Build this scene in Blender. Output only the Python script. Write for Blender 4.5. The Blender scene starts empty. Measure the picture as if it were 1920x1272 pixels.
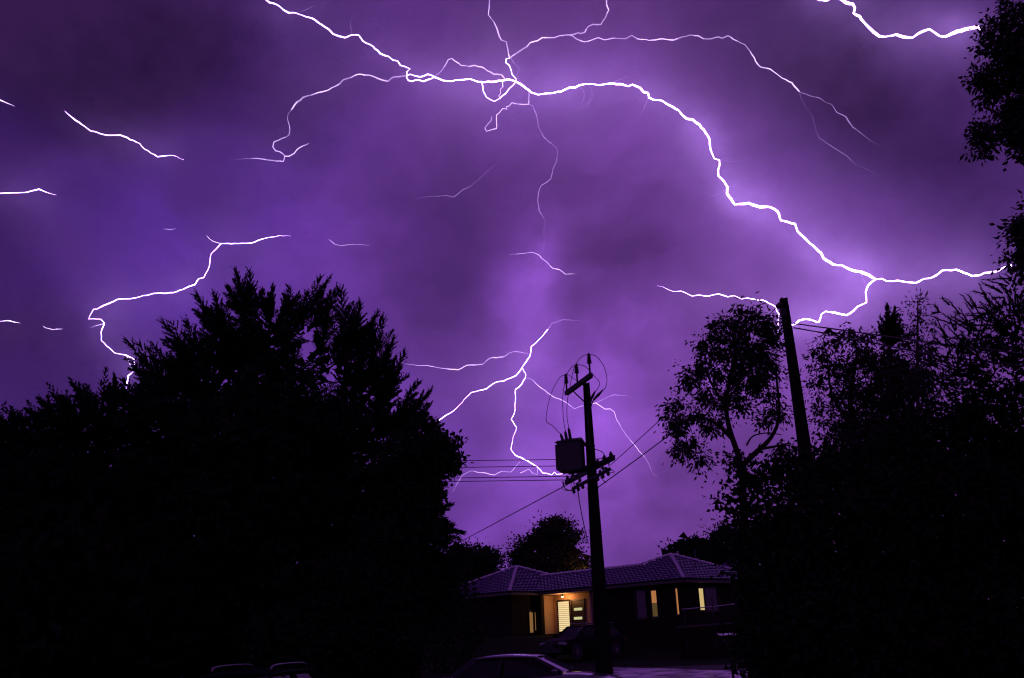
import bpy, bmesh, math, random
import numpy as np
from mathutils import Vector, Matrix, noise as mnoise
R_ = math.radians
rng = np.random.default_rng(7)
random.seed(7)
SC = bpy.context.scene
COL = SC.collection

# ------------------------------------------------------------------ camera
FPX = 1650.0                     # focal length in photo pixels (photo 1920 x 1272)
PITCH, ROLL, EYE = R_(18.88), R_(2.0), 1.6
CW = Vector((0, math.cos(PITCH), math.sin(PITCH)))
R0 = Vector((1, 0, 0)); U0 = Vector((0, -math.sin(PITCH), math.cos(PITCH)))
CR = R0 * math.cos(ROLL) - U0 * math.sin(ROLL)
CU = U0 * math.cos(ROLL) + R0 * math.sin(ROLL)
CAM = Vector((0, 0, EYE))
cd = bpy.data.cameras.new('camera'); cam = bpy.data.objects.new('camera', cd); COL.objects.link(cam)
cd.sensor_width = 36; cd.lens = 36 * FPX / 1920; cd.clip_start = .05; cd.clip_end = 6000
cam.matrix_world = Matrix(((CR.x, CU.x, -CW.x, CAM.x), (CR.y, CU.y, -CW.y, CAM.y), (CR.z, CU.z, -CW.z, CAM.z), (0, 0, 0, 1)))
SC.camera = cam
def ray(px, py):
    return (CW * FPX + CR * (px - 960) + CU * (636 - py)).normalized()
def P(px, py, depth):            # point on that line of sight at ground distance y = depth
    d = ray(px, py); return CAM + d * (depth / d.y)
def PD(px, py, dist):
    return CAM + ray(px, py) * dist
def PZ(px, py, z):
    d = ray(px, py); return CAM + d * ((z - EYE) / d.z)
def PV(px, py, pt, n):
    d = ray(px, py); return CAM + d * ((pt - CAM).dot(n) / d.dot(n))

# ------------------------------------------------------------------ world: the storm sky
SKY_BASE, SKY_GAIN = .20, 1.72
world = bpy.data.worlds.new('World'); SC.world = world; world.use_nodes = True
def build_world():
    nt = world.node_tree; N = nt.nodes; L = nt.links; N.clear()
    out = N.new('ShaderNodeOutputWorld'); bg = N.new('ShaderNodeBackground'); L.new(bg.outputs[0], out.inputs[0])
    tc = N.new('ShaderNodeTexCoord')
    def math_(op, a, b):
        n = N.new('ShaderNodeMath'); n.operation = op
        for i, v in enumerate((a, b)):
            if isinstance(v, (int, float)): n.inputs[i].default_value = v
            else: L.new(v, n.inputs[i])
        return n.outputs[0]
    # slow warping so that the cloud banks have ragged outlines
    wn = N.new('ShaderNodeTexNoise'); wn.inputs['Scale'].default_value = 5.5; wn.inputs['Detail'].default_value = 4; wn.inputs['Roughness'].default_value = .55
    L.new(tc.outputs['Generated'], wn.inputs['Vector'])
    sub = N.new('ShaderNodeVectorMath'); sub.operation = 'SUBTRACT'; L.new(wn.outputs['Color'], sub.inputs[0]); sub.inputs[1].default_value = (.5, .5, .5)
    sca = N.new('ShaderNodeVectorMath'); sca.operation = 'SCALE'; L.new(sub.outputs[0], sca.inputs[0]); sca.inputs['Scale'].default_value = .16
    ad0 = N.new('ShaderNodeVectorMath'); ad0.operation = 'ADD'; L.new(tc.outputs['Generated'], ad0.inputs[0]); L.new(sca.outputs[0], ad0.inputs[1])
    add = N.new('ShaderNodeVectorMath'); add.operation = 'NORMALIZE'; L.new(ad0.outputs[0], add.inputs[0])
    def lobe(px, py, rad, amp):     # exp(-k (1 - cos angle)): a soft bank of cloud around one direction
        d = N.new('ShaderNodeVectorMath'); d.operation = 'DOT_PRODUCT'; L.new(add.outputs[0], d.inputs[0]); d.inputs[1].default_value = ray(px, py)
        k = 2.0 * 1.6 * (FPX / rad) ** 2
        e = N.new('ShaderNodeMath'); e.operation = 'MULTIPLY_ADD'; L.new(d.outputs['Value'], e.inputs[0]); e.inputs[1].default_value = k; e.inputs[2].default_value = -k
        return math_('MULTIPLY', math_('EXPONENT', e.outputs[0], 0), amp)
    acc = SKY_BASE
    for l in SKY_LOBES: acc = math_('ADD', acc, lobe(*l))
    n2 = N.new('ShaderNodeTexNoise'); n2.inputs['Scale'].default_value = 6; n2.inputs['Detail'].default_value = 6; n2.inputs['Roughness'].default_value = .56
    st = N.new('ShaderNodeVectorMath'); st.operation = 'MULTIPLY'; L.new(add.outputs[0], st.inputs[0]); st.inputs[1].default_value = (1, 1, 1.9)
    L.new(st.outputs[0], n2.inputs['Vector'])
    mr = N.new('ShaderNodeMapRange'); L.new(n2.outputs['Fac'], mr.inputs['Value'])
    mr.inputs['From Min'].default_value = .28; mr.inputs['From Max'].default_value = .72; mr.inputs['To Min'].default_value = .66; mr.inputs['To Max'].default_value = 1.34
    val = math_('MAXIMUM', math_('MULTIPLY', acc, mr.outputs[0]), .012)
    hue = 0.0
    for l in HUE_LOBES: hue = math_('ADD', hue, lobe(*l))
    mix = N.new('ShaderNodeMix'); mix.data_type = 'RGBA'; mix.clamp_factor = True
    L.new(hue, mix.inputs[0]); mix.inputs[6].default_value = (.53, .165, .97, 1); mix.inputs[7].default_value = (.30, .085, 1.0, 1)
    L.new(mix.outputs[2], bg.inputs['Color']); L.new(math_('MULTIPLY', val, SKY_GAIN), bg.inputs['Strength'])
# px, py, radius px, amount
SKY_LOBES = [
    (60, 60, 520, -.17), (330, 130, 300, -.08), (80, 700, 330, -.13), (250, 400, 300, .06), (200, 560, 200, .06),
    (520, 430, 260, .07), (560, 620, 260, .05), (760, 300, 260, .03), (820, 440, 200, -.12), (1170, 520, 140, -.15), (1000, 565, 95, .28), (1010, 480, 90, .07),
    (900, 790, 110, -.09), (860, 590, 130, -.05), (1200, 690, 240, .10), (960, 900, 280, .16), (1200, 250, 300, .05), (1480, 40, 330, -.13), (1720, 230, 330, -.11), (1060, 770, 220, .13), (960, 640, 120, .06),
    (1450, 330, 170, .07), (1580, 640, 260, .10), (960, 40, 200, -.05), (700, 40, 200, -.05), (1830, 420, 220, -.05), (1280, 820, 200, .05)]
HUE_LOBES = [(80, 560, 900, .95), (60, 60, 500, .3), (1900, 260, 420, .55), (900, 1000, 520, .2)]
build_world()
world.cycles.sampling_method = 'MANUAL'; world.cycles.sample_map_resolution = 256
SC.view_settings.view_transform = 'Standard'; SC.view_settings.look = 'None'; SC.view_settings.exposure = 0; SC.view_settings.gamma = 1
SC.view_settings.use_curve_mapping = False
SC.cycles.filter_width = 1.2; SC.cycles.use_denoising = True; SC.cycles.max_bounces = 4; SC.cycles.diffuse_bounces = 1; SC.cycles.glossy_bounces = 3; SC.cycles.transparent_max_bounces = 10
SC.cycles.caustics_reflective = False; SC.cycles.caustics_refractive = False

# ------------------------------------------------------------------ helpers
def mat(name, col, rough=.6, metal=0, spec=.5, noise=0, nscale=8, bump=0, emit=None, estr=0, coat=0):
    m = bpy.data.materials.new(name); m.use_nodes = True
    nt = m.node_tree; b = nt.nodes['Principled BSDF']
    b.inputs['Base Color'].default_value = (*col, 1); b.inputs['Roughness'].default_value = rough
    b.inputs['Metallic'].default_value = metal; b.inputs['Specular IOR Level'].default_value = spec
    if coat: b.inputs['Coat Weight'].default_value = coat; b.inputs['Coat Roughness'].default_value = .04
    if emit: b.inputs['Emission Color'].default_value = (*emit, 1); b.inputs['Emission Strength'].default_value = estr
    if noise or bump:
        tc = nt.nodes.new('ShaderNodeTexCoord'); n = nt.nodes.new('ShaderNodeTexNoise'); n.inputs['Scale'].default_value = nscale; n.inputs['Detail'].default_value = 5
        nt.links.new(tc.outputs['Object'], n.inputs['Vector'])
        if noise:
            r = nt.nodes.new('ShaderNodeMapRange'); r.inputs['To Min'].default_value = 1 - noise; r.inputs['To Max'].default_value = 1 + noise
            nt.links.new(n.outputs['Fac'], r.inputs['Value'])
            mx = nt.nodes.new('ShaderNodeVectorMath'); mx.operation = 'SCALE'; mx.inputs[0].default_value = col; nt.links.new(r.outputs[0], mx.inputs['Scale'])
            nt.links.new(mx.outputs[0], b.inputs['Base Color'])
        if bump:
            bp = nt.nodes.new('ShaderNodeBump'); bp.inputs['Strength'].default_value = bump; bp.inputs['Distance'].default_value = .02
            nt.links.new(n.outputs['Fac'], bp.inputs['Height']); nt.links.new(bp.outputs[0], b.inputs['Normal'])
    return m
ORG = {}
def finish(o, parent=None, label=None, cat=None, group=None, kind=None):
    COL.objects.link(o)
    if parent is not None: o.parent = parent; ORG[o.name] = ORG.get(parent.name)
    if label: o['label'] = label
    if cat: o['category'] = cat
    if group: o['group'] = group
    if kind: o['kind'] = kind
    return o
def empty(name, loc, label, cat, group=None, local=False, rotz=0):
    o = bpy.data.objects.new(name, None); o.location = loc; o.rotation_euler = (0, 0, rotz); o.empty_display_size = .3
    finish(o, None, label, cat, group); ORG[o.name] = Vector((0, 0, 0)) if local else Vector(loc)
    return o
def mk(name, verts, faces, m, parent=None, smooth=False, **kw):
    me = bpy.data.meshes.new(name)
    org = ORG.get(parent.name) if parent is not None else None
    vs = [Vector(v) - org for v in verts] if org is not None else [Vector(v) for v in verts]
    me.from_pydata([tuple(v) for v in vs], [], faces); me.validate()
    if smooth: me.polygons.foreach_set('use_smooth', [True] * len(me.polygons))
    if m: me.materials.append(m)
    return finish(bpy.data.objects.new(name, me), parent, **kw)
def mk_tris(name, tri, m, parent=None, **kw):          # tri: (n,3,3) world coordinates
    me = bpy.data.meshes.new(name)
    org = ORG.get(parent.name) if parent is not None else None
    v = np.asarray(tri, dtype=np.float32).reshape(-1, 3)
    if org is not None: v = v - np.array(org, dtype=np.float32)
    n = len(v)
    me.vertices.add(n); me.vertices.foreach_set('co', v.ravel())
    me.loops.add(n); me.loops.foreach_set('vertex_index', np.arange(n, dtype=np.int32))
    me.polygons.add(n // 3); me.polygons.foreach_set('loop_start', np.arange(0, n, 3, dtype=np.int32)); me.polygons.foreach_set('loop_total', np.full(n // 3, 3, dtype=np.int32))
    me.update(calc_edges=True); me.materials.append(m)
    return finish(bpy.data.objects.new(name, me), parent, **kw)
class MB:
    def __init__(s): s.v = []; s.f = []
    def add(s, vs, fs):
        k = len(s.v); s.v += [Vector(v) for v in vs]; s.f += [tuple(i + k for i in f) for f in fs]; return s
    def box(s, c, ax, ay, az):                        # centre and three half-axis vectors
        c, ax, ay, az = map(Vector, (c, ax, ay, az))
        vs = [c + ax * i + ay * j + az * k for i in (-1, 1) for j in (-1, 1) for k in (-1, 1)]
        return s.add(vs, [(0, 1, 3, 2), (4, 6, 7, 5), (0, 4, 5, 1), (2, 3, 7, 6), (0, 2, 6, 4), (1, 5, 7, 3)])
    def abox(s, x0, x1, y0, y1, z0, z1):
        return s.box(((x0 + x1) / 2, (y0 + y1) / 2, (z0 + z1) / 2), ((x1 - x0) / 2, 0, 0), (0, (y1 - y0) / 2, 0), (0, 0, (z1 - z0) / 2))
    def bar(s, a, b, w, h, up=(0, 0, 1)):
        a, b = Vector(a), Vector(b); d = (b - a); l = d.length; d = d / l
        x = d.cross(Vector(up)); x = x.normalized() if x.length > 1e-4 else Vector((1, 0, 0)); y = x.cross(d)
        return s.box((a + b) / 2, d * l / 2, x * w / 2, y * h / 2)
    def tube(s, pts, rad, n=6, caps=True):
        pts = [Vector(p) for p in pts]; rs = rad if isinstance(rad, (list, tuple)) else [rad] * len(pts)
        k = len(s.v); prev = None
        for i, p in enumerate(pts):
            t = (pts[min(i + 1, len(pts) - 1)] - pts[max(i - 1, 0)])
            t = t.normalized() if t.length > 1e-9 else Vector((0, 0, 1))
            x = (prev - t * prev.dot(t)) if prev is not None else t.orthogonal()
            if x.length < 1e-6: x = t.orthogonal()
            x.normalize(); prev = x; y = t.cross(x)
            for j in range(n):
                a = 2 * math.pi * j / n; s.v.append(p + (x * math.cos(a) + y * math.sin(a)) * rs[i])
        for i in range(len(pts) - 1):
            for j in range(n):
                a = k + i * n + j; b = k + i * n + (j + 1) % n; s.f.append((a, b, b + n, a + n))
        if caps:
            s.f.append(tuple(k + j for j in reversed(range(n)))); e = k + (len(pts) - 1) * n; s.f.append(tuple(e + j for j in range(n)))
        return s
    def lathe(s, a, axis, prof, n=10):                # prof: (distance along axis, radius)
        axis = Vector(axis).normalized(); return s.tube([Vector(a) + axis * h for h, r in prof], [r for h, r in prof], n)
    def build(s, name, m, parent=None, smooth=False, **kw): return mk(name, s.v, s.f, m, parent, smooth, **kw)
def smooth_path(pts, k=4):
    pts = [Vector(p) for p in pts]; out = []
    q = [pts[0]] + pts + [pts[-1]]
    for i in range(1, len(q) - 2):
        for j in range(k):
            t = j / k; a, b, c, d = q[i - 1], q[i], q[i + 1], q[i + 2]
            out.append(.5 * ((2 * b) + (c - a) * t + (2 * a - 5 * b + 4 * c - d) * t * t + (3 * b - a - 3 * c + d) * t ** 3))
    out.append(pts[-1]); return out

M = {}
M['cloud'] = mat('cloud', (.62, .58, .66), 1, spec=0)
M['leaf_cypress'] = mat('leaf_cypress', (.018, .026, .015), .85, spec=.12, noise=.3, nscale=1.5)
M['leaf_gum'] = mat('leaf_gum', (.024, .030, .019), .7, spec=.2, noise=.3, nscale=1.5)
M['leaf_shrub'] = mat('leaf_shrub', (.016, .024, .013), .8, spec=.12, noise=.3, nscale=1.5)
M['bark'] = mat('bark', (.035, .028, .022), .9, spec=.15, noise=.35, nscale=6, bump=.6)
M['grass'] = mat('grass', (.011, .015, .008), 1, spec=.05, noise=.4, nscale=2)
M['asphalt'] = mat('asphalt', (.03, .03, .032), .8, spec=.2, noise=.25, nscale=30, bump=.3)
M['concrete'] = mat('concrete', (.10, .095, .09), .85, spec=.2, noise=.2, nscale=5, bump=.3)
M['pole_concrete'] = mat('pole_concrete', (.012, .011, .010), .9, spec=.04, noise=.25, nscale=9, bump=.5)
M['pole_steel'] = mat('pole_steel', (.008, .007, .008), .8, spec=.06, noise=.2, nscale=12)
M['dark_steel'] = mat('dark_steel', (.018, .018, .02), .5, metal=.3)
M['porcelain'] = mat('porcelain', (.02, .014, .012), .35)
M['cable'] = mat('cable', (.012, .012, .012), .5)
M['transformer'] = mat('transformer', (.022, .025, .024), .5, noise=.15, nscale=9)

# ------------------------------------------------------------------ sky: cloud base lit by the lightning
SKY_R = 1004.0
def build_sky():
    nu, nv = 420, 170; vs = []; fs = []
    for j in range(nv + 1):
        el = R_(-6) + (R_(90) - R_(-6)) * j / nv
        for i in range(nu):
            az = 2 * math.pi * i / nu
            d = Vector((math.sin(az) * math.cos(el), math.cos(az) * math.cos(el), math.sin(el)))
            r = SKY_R + 7 * mnoise.fractal(d * 9, 1.0, 2.0, 3) + 6 * mnoise.noise(d * 4)
            vs.append(d * r)
    for j in range(nv):
        for i in range(nu):
            a = j * nu + i; b = j * nu + (i + 1) % nu; fs.append((a, a + nu, b + nu, b))
    m = bpy.data.materials.new('cloud_base'); m.use_nodes = True; nt = m.node_tree; nt.nodes.clear(); N = nt.nodes
    o = N.new('ShaderNodeOutputMaterial'); mix = N.new('ShaderNodeMixShader'); tr = N.new('ShaderNodeBsdfTransparent'); df = N.new('ShaderNodeBsdfDiffuse')
    tcn = N.new('ShaderNodeTexCoord'); n = N.new('ShaderNodeTexNoise'); n.inputs['Scale'].default_value = .011; n.inputs['Detail'].default_value = 5
    nt.links.new(tcn.outputs['Object'], n.inputs['Vector'])
    mr = N.new('ShaderNodeMapRange'); mr.inputs['From Min'].default_value = .3; mr.inputs['From Max'].default_value = .7; mr.inputs['To Min'].default_value = .22; mr.inputs['To Max'].default_value = .62
    nt.links.new(n.outputs['Fac'], mr.inputs['Value']); nt.links.new(mr.outputs[0], mix.inputs[0])
    df.inputs['Color'].default_value = (.78, .74, .84, 1)
    nt.links.new(tr.outputs[0], mix.inputs[1]); nt.links.new(df.outputs[0], mix.inputs[2]); nt.links.new(mix.outputs[0], o.inputs[0])
    mk('sky', vs, fs, m, smooth=True, kind='structure')
build_sky()

# ------------------------------------------------------------------ lightning
BOLT_R = 979.0
def emit_mat(name, col, s):
    m = bpy.data.materials.new(name); m.use_nodes = True; nt = m.node_tree; nt.nodes.clear()
    o = nt.nodes.new('ShaderNodeOutputMaterial'); e = nt.nodes.new('ShaderNodeEmission'); e.inputs[0].default_value = (*col, 1); e.inputs[1].default_value = s
    nt.links.new(e.outputs[0], o.inputs[0]); return m
BC = (.58, .30, 1.0)
BM = {}
for lv, nm, cl, st_ in ((4, 'bolt_fierce', BC, 27), (3, 'bolt_bright', BC, 11), (2, 'bolt_mid', (.72, .48, 1), 4.0), (1, 'bolt_dim', (.74, .50, 1), 1.0), (0, 'bolt_veiled', (.62, .36, .95), .5)):
    BM[lv] = []
    for k, fz in enumerate((.55, 1.0, 1.5)):           # the channel glows unevenly along its length
        m_ = emit_mat(nm, cl, st_ * fz)
        if lv < 2:                                     # veiled channels: their light adds to the cloud behind them
            nt = m_.node_tree; ad = nt.nodes.new('ShaderNodeAddShader'); tr = nt.nodes.new('ShaderNodeBsdfTransparent')
            e_ = next(x_ for x_ in nt.nodes if x_.type == 'EMISSION'); o_ = next(x_ for x_ in nt.nodes if x_.type == 'OUTPUT_MATERIAL')
            e_.inputs[1].default_value *= .58 if lv else .38
            nt.links.new(e_.outputs[0], ad.inputs[0]); nt.links.new(tr.outputs[0], ad.inputs[1]); nt.links.new(ad.outputs[0], o_.inputs[0])
        m_.cycles.emission_sampling = 'FRONT' if lv >= 2 else 'NONE'; BM[lv].append(m_)
def bolt(name, pts, w, lvl, parent=None, taper=(0, 0), **kw):
    # pts in photo pixels define directions; the channel hangs just under the cloud base
    rr = random.Random(hash((pts[0], len(pts))) & 0xffff)
    q = [pts[0]]
    for a, b in zip(pts, pts[1:]):
        l = math.hypot(b[0] - a[0], b[1] - a[1]); k = max(1, int(l / 6))
        nx, ny = -(b[1] - a[1]) / (l + 1e-6), (b[0] - a[0]) / (l + 1e-6)
        for i in range(1, k):
            t = i / k; j = rr.uniform(-.8, .8); q.append((a[0] + (b[0] - a[0]) * t + nx * j, a[1] + (b[1] - a[1]) * t + ny * j))
        q.append(b)
    n = len(q); ph = rr.random() * 10; pp = []; rs = []
    for i, (x, y) in enumerate(q):
        d = BOLT_R + 4 * mnoise.noise(Vector((x * .006, y * .006, 3.1)))
        pp.append(PD(x, y, d)); t = i / max(1, n - 1)
        r = w * (.9 + .6 * mnoise.noise(Vector((x * .04, y * .04, ph))))
        if taper[0] and t < taper[0]: r *= max(.12, t / taper[0])
        if taper[1] and t > 1 - taper[1]: r *= max(.12, (1 - t) / taper[1])
        rs.append(r * (.27 if lvl == 4 else .28 if lvl >= 2 else .42) * d / FPX)
    ob = MB().tube(pp, rs, 5).build(name, BM[lvl][1], parent, **kw)
    ob.data.materials.clear()
    for m_ in BM[lvl]: ob.data.materials.append(m_)
    idx = []
    for i in range(n - 1):
        q_ = mnoise.noise(Vector((q[i][0] * .03, q[i][1] * .03, 7.7))); idx += [0 if q_ < -.15 else 2 if q_ > .18 else 1] * 5
    ob.data.polygons.foreach_set('material_index', (idx + [1] * 10)[:len(ob.data.polygons)])
    return ob
A1 = [(490,-8),(499,0),(505,5),(520,9.5),(531.5,19),(541.6,24.5),(554,24.5),(567,29),(574,32),(586,35),(603,46.5),(616,55),(624.6,64),(633.5,67.5),(647,71),(658.6,66),(672.5,66),(680,77),(699,87),(712.7,100.6),(729,106.5),(736.6,113),(745.4,114.5),(751,123),(759,125),(769,129.5),(763,134.6),(762.5,146),(765.5,151),(772,153),(780.6,150),(794,153),(814,145)]
A2 = [(814,145),(832,151.7),(848,152.7),(860.6,150),(882,148.4),(897,154),(921,154),(942.4,151.7),(952.5,149),(967.5,153.5),(981.4,162),(996.5,174),(1009,178),(1026.7,175.3),(1052,172.3),(1067,165),(1079,164),(1086.5,160),(1101.6,157.5),(1123,160),(1148,157),(1164.5,158),(1178,162),(1186,159),(1200,165),(1207,173),(1215,175),(1217.4,183.6),(1225,187.4),(1241,189),(1254,197.5),(1272.7,207.5)]
A3 = [(1272.7,207.5),(1279,216),(1288,223),(1299,224.6),(1311.7,234),(1323,249),(1331,263),(1332,279),(1339.4,297.6),(1349,300.6),(1349.4,309.4),(1346.5,319.5),(1347,330),(1357,339.7),(1364,350.7),(1363.3,363),(1377.5,383.8),(1404,381),(1424.6,388.5),(1443.5,388.5),(1457.7,396.4),(1464,413.6),(1490.7,420),(1495.4,434),(1516,454.5),(1539.4,474.3),(1544,484.4),(1561.4,496),(1578.7,497.6),(1597.6,507),(1613.3,509.6),(1629,515.8),(1641.3,523.8)]
main = bolt('lightning_bolt', A2, 5.0, 4, label='long branching lightning bolt arching across the top middle of the sky', cat='lightning')
def br(pts, w, lvl, parent=main, **kw): return bolt('branch', pts, w, lvl, parent, **kw)
br(A1, 4.2, 3); br(A3, 6.2, 4)
br([(764,142),(769,139.6),(779,143),(788,144.6),(801.5,139.6),(814,144)], 4.2, 3)
br([(1641.3,523.8),(1654,523),(1662.5,527.5),(1683,526.7),(1716.7,531),(1733,523),(1745,521.7),(1758,515),(1766.7,507.5),(1783,507.5),(1793,506),(1806.7,511.7),(1823,518),(1836.7,516.7),(1846.7,511.7),(1866.7,510),(1880,503),(1893,499),(1897,498)], 4.4, 4)
br([(1641.3,524),(1631,531.7),(1626.7,537.5),(1623,548),(1624,555),(1624.5,567.5),(1616.7,571),(1608,575),(1600,583),(1587.5,591),(1571,588),(1548,584),(1539.6,590),(1536,603.5),(1531,604),(1521,600),(1508,598.7),(1498,601.5),(1491.7,607.7),(1480,612),(1470.6,616),(1474,627),(1478,640)], 4.8, 4)
br([(917,-6),(917,16),(915.5,27.7),(926,41.5),(933.6,60),(940,75.5),(950,78.7),(952.5,93),(955.5,109)], 2.3, 1)
br([(955.5,109.4),(987.7,88),(994,80.5),(1008,76.7),(1016.6,71),(1039,71),(1049,67.4),(1070,66),(1085,61.6),(1088,63.4),(1096.6,61),(1103,50),(1111.7,46),(1127,46),(1135.6,32.7),(1141.4,19),(1137.6,10),(1136,-6)], 2.5, 1)
br([(1070,66),(1080,73),(1095,78.7),(1108,76),(1122,71),(1133,75),(1153,71.7),(1173,73),(1184.6,66.7),(1194.7,73),(1217,76),(1241,73),(1262.6,75.5),(1279,69.7),(1294,66),(1309,67.4),(1319,73),(1329,73.5),(1347.7,69.7),(1354,72),(1364.8,67.4),(1375,74),(1396.7,84),(1406.8,97),(1414,108),(1417,115.7),(1425.7,125.8),(1444.5,130),(1467,147),(1484.8,155.5),(1498.6,172)], 2.2, 1)
br([(1498.6,172),(1516,179),(1539,185),(1546,191),(1559,195.7),(1569,211),(1586.7,220),(1599,239),(1624.4,258),(1639.5,268),(1652,277)], 1.9, 0, taper=(0,.35))
br([(1498.6,172),(1509,199),(1522.5,216),(1529,241.5),(1536,259),(1566.5,279),(1587,292),(1602,307),(1640,325),(1670,352)], .9, 0, taper=(0,.5))
br([(955.5,109.4),(949,110.7),(948.7,118),(955,123),(960,139.6),(967.5,148.4),(968,153)], 3.2, 2)
br([(903.4,154.7),(906,171),(912,182.4),(927,190.4),(937,185),(948.7,175),(955,166),(966,155)], 3.6, 3)
br([(942,152),(943,163.5),(938.6,167),(938.6,176),(935,180),(938,184)], 2.6, 2)
br([(814,144.6),(828,133),(836.7,119.5),(840.5,112),(846.8,110),(860.6,119.5),(864.4,123),(879.5,125),(889.6,123),(903.4,126),(913.5,133),(926,139.6),(941,141),(945.7,147),(947,151)], 2.5, 1)
br([(958,110),(961,114.5),(974,129.6),(969,141),(972,150),(989,166)], 1.6, 0)
j = br([(991.4,171),(991.4,195.7),(974,195.7),(960,193),(953.7,200),(949,200),(951,205),(942.4,203.8),(937,211),(931,216),(931,241.5),(912,246.5),(909,240),(912,236.5),(921,226.4),(922,219)], 2.0, 1)
br([(991.4,195.7),(999,198.7),(1006.5,219),(1009,236.5),(1019,256.6),(1044,278),(1045.5,287),(1043,304),(1036.5,318),(1032.7,335.6),(1025,342),(1015,348),(1010,361),(1008,376),(1011,396),(1022.6,416),(1019,434),(1021,454),(1019,471.5)], 2.0, 0, taper=(0,.3))
br([(763,142.6),(741.6,144),(734,146.4),(728,152.7),(719,151),(704,145.4),(691,141),(671,139.6),(658.6,145.4),(643.5,150),(636,158),(616,169),(590.7,176),(568,183),(553,196),(546.7,206)], 2.7, 1)
br([(546.7,206),(540,214),(539,224),(543.6,244),(541.6,254),(528,260),(514,266),(511.4,275.5),(516.5,283),(525,285),(534,293),(531.6,303),(505,300.6),(480,297),(440,299)], 2.0, 1, taper=(.25,.3))
br([(534,293),(541.6,293.6),(551.7,288),(556.7,281),(568,274),(580.6,268)], 1.9, 1, taper=(0,.4))
br([(936,303),(913,322),(883,349.4),(868,355.7),(850,370),(838,367),(800,369),(770,376)], 1.3, 0, taper=(.5,.4))
def tendrils(host, pts, n, seed):                   # hair-thin side channels
    r2 = random.Random(seed)
    for _ in range(n):
        k = r2.randrange(2, len(pts) - 2); x0, y0 = pts[k]; ax = pts[k + 1][0] - pts[k - 1][0]; ay = pts[k + 1][1] - pts[k - 1][1]
        an = math.atan2(ay, ax) + r2.choice((-1, 1)) * r2.uniform(.5, 1.3); q = [(x0, y0)]
        for _ in range(r2.randrange(3, 8)):
            an += r2.uniform(-.6, .6); st_ = r2.uniform(5, 12); q.append((q[-1][0] + math.cos(an) * st_, q[-1][1] + math.sin(an) * st_))
        br(q, r2.uniform(.7, 1.2), 0, host, taper=(0, .7))
tendrils(main, A1, 5, 1); tendrils(main, A2, 6, 2); tendrils(main, A3, 7, 3)
bolt('lightning_bolt', [(1515,-14),(1536,0),(1549,2),(1562,-6),(1577.5,-1),(1585.5,5),(1599,8),(1603,15),(1600.7,25),(1612,31),(1619,41),(1633.6,56),(1648,68),(1659,69.5),(1680,65),(1694,69.5),(1711,71),(1726,61),(1743,55),(1752.6,61.5),(1762,68),(1772.6,69),(1795,59),(1816.7,54),(1835.4,51),(1840,55)], 8.2, 3, label='thick white lightning bolt in the top right corner running into hanging leaves', cat='lightning')
bolt('lightning_bolt', [(121.7,208.6),(141.5,226),(170,246),(200.5,254),(226.4,254),(262,269.4),(271,280),(295,294.4),(325.5,292),(345,300)], 3.4, 3, taper=(.12,.25), label='short lightning bolt slanting down through the upper left clouds', cat='lightning')
bolt('lightning_bolt', [(-12,180),(0,188),(14,194),(28,200)], 2.6, 2, taper=(0,.4), label='tiny lightning tip at the left edge below the dark upper left cloud', cat='lightning')
bolt('lightning_bolt', [(-14,366),(0,363),(33,362),(52,360.5),(73,355),(96.7,364),(106,366)], 3.0, 3, taper=(0,.25), label='short level lightning bolt at the left edge at mid height of the sky', cat='lightning')
s = bolt('lightning_bolt', [(415,457),(396,476),(392.5,499.6),(382,521),(372.6,523),(365.6,534),(325.5,549),(287.7,550.6),(250,559.5),(219,562),(181.6,580),(175.5,580),(166,598.7),(188.7,598.7),(195.8,606),(189.6,624.5),(190,639),(214.6,662),(236,666),(252,674),(253,693),(240.6,705),(237,728)], 3.3, 3, label='crooked lightning bolt dropping behind the left flank of the big cypress', cat='lightning')
br([(387,441.6),(398.6,452.5),(415,457)], 2.4, 2, s, taper=(.4,0))
br([(415,457),(471.7,456),(495,447.7),(523.6,442),(545,443)], 3.0, 3, s, taper=(0,.4))
br([(238,667),(245,688),(250,697)], 1.8, 1, s)
br([(195,607),(180,611),(168,615)], 1.8, 1, s, taper=(0,.5))
bolt('lightning_bolt', [(80,611),(85,615),(99,618.5),(118,617)], 2.4, 2, taper=(.3,.4), label='small lightning flash beside the hook of the crooked left bolt', cat='lightning')
bolt('lightning_bolt', [(-12,604),(0,603),(19,602),(38,606)], 2.4, 2, taper=(0,.4), label='short faint lightning streak at the left edge low above the shrubs', cat='lightning')
bolt('lightning_bolt', [(615.6,448.7),(627,458),(639,461),(665,458.5),(692,460)], 1.9, 1, taper=(.1,.6), label='thin lightning streak fading to the right above the cypress top', cat='lightning')
bolt('lightning_bolt', [(306,430),(318,431),(331,429)], 1.8, 1, taper=(.4,.4), label='tiny faint lightning glint alone in the left middle clouds', cat='lightning')
bolt('lightning_bolt', [(954.7,478),(976,476),(998.7,473.5),(1011,479),(1036.5,503.6),(1049,506),(1060.4,514.7),(1079,514)], 2.1, 1, taper=(.5,.1), label='small thin lightning bolt ending right at the very middle of the sky', cat='lightning')
bolt('lightning_bolt', [(1232,536),(1242.7,538),(1252,543),(1262.5,547),(1277,546),(1286.5,550),(1298,555.6),(1310.4,553.5),(1328,556),(1347,551.5),(1364.6,557),(1376,554.6),(1390.6,561),(1401,559),(1421,563),(1430,563),(1455,576),(1456,582.7),(1460.4,589),(1459.4,601.5),(1458,625)], 2.9, 3, taper=(.2,0), label='thin lightning bolt running level into the top of the right hand pole', cat='lightning')
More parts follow.
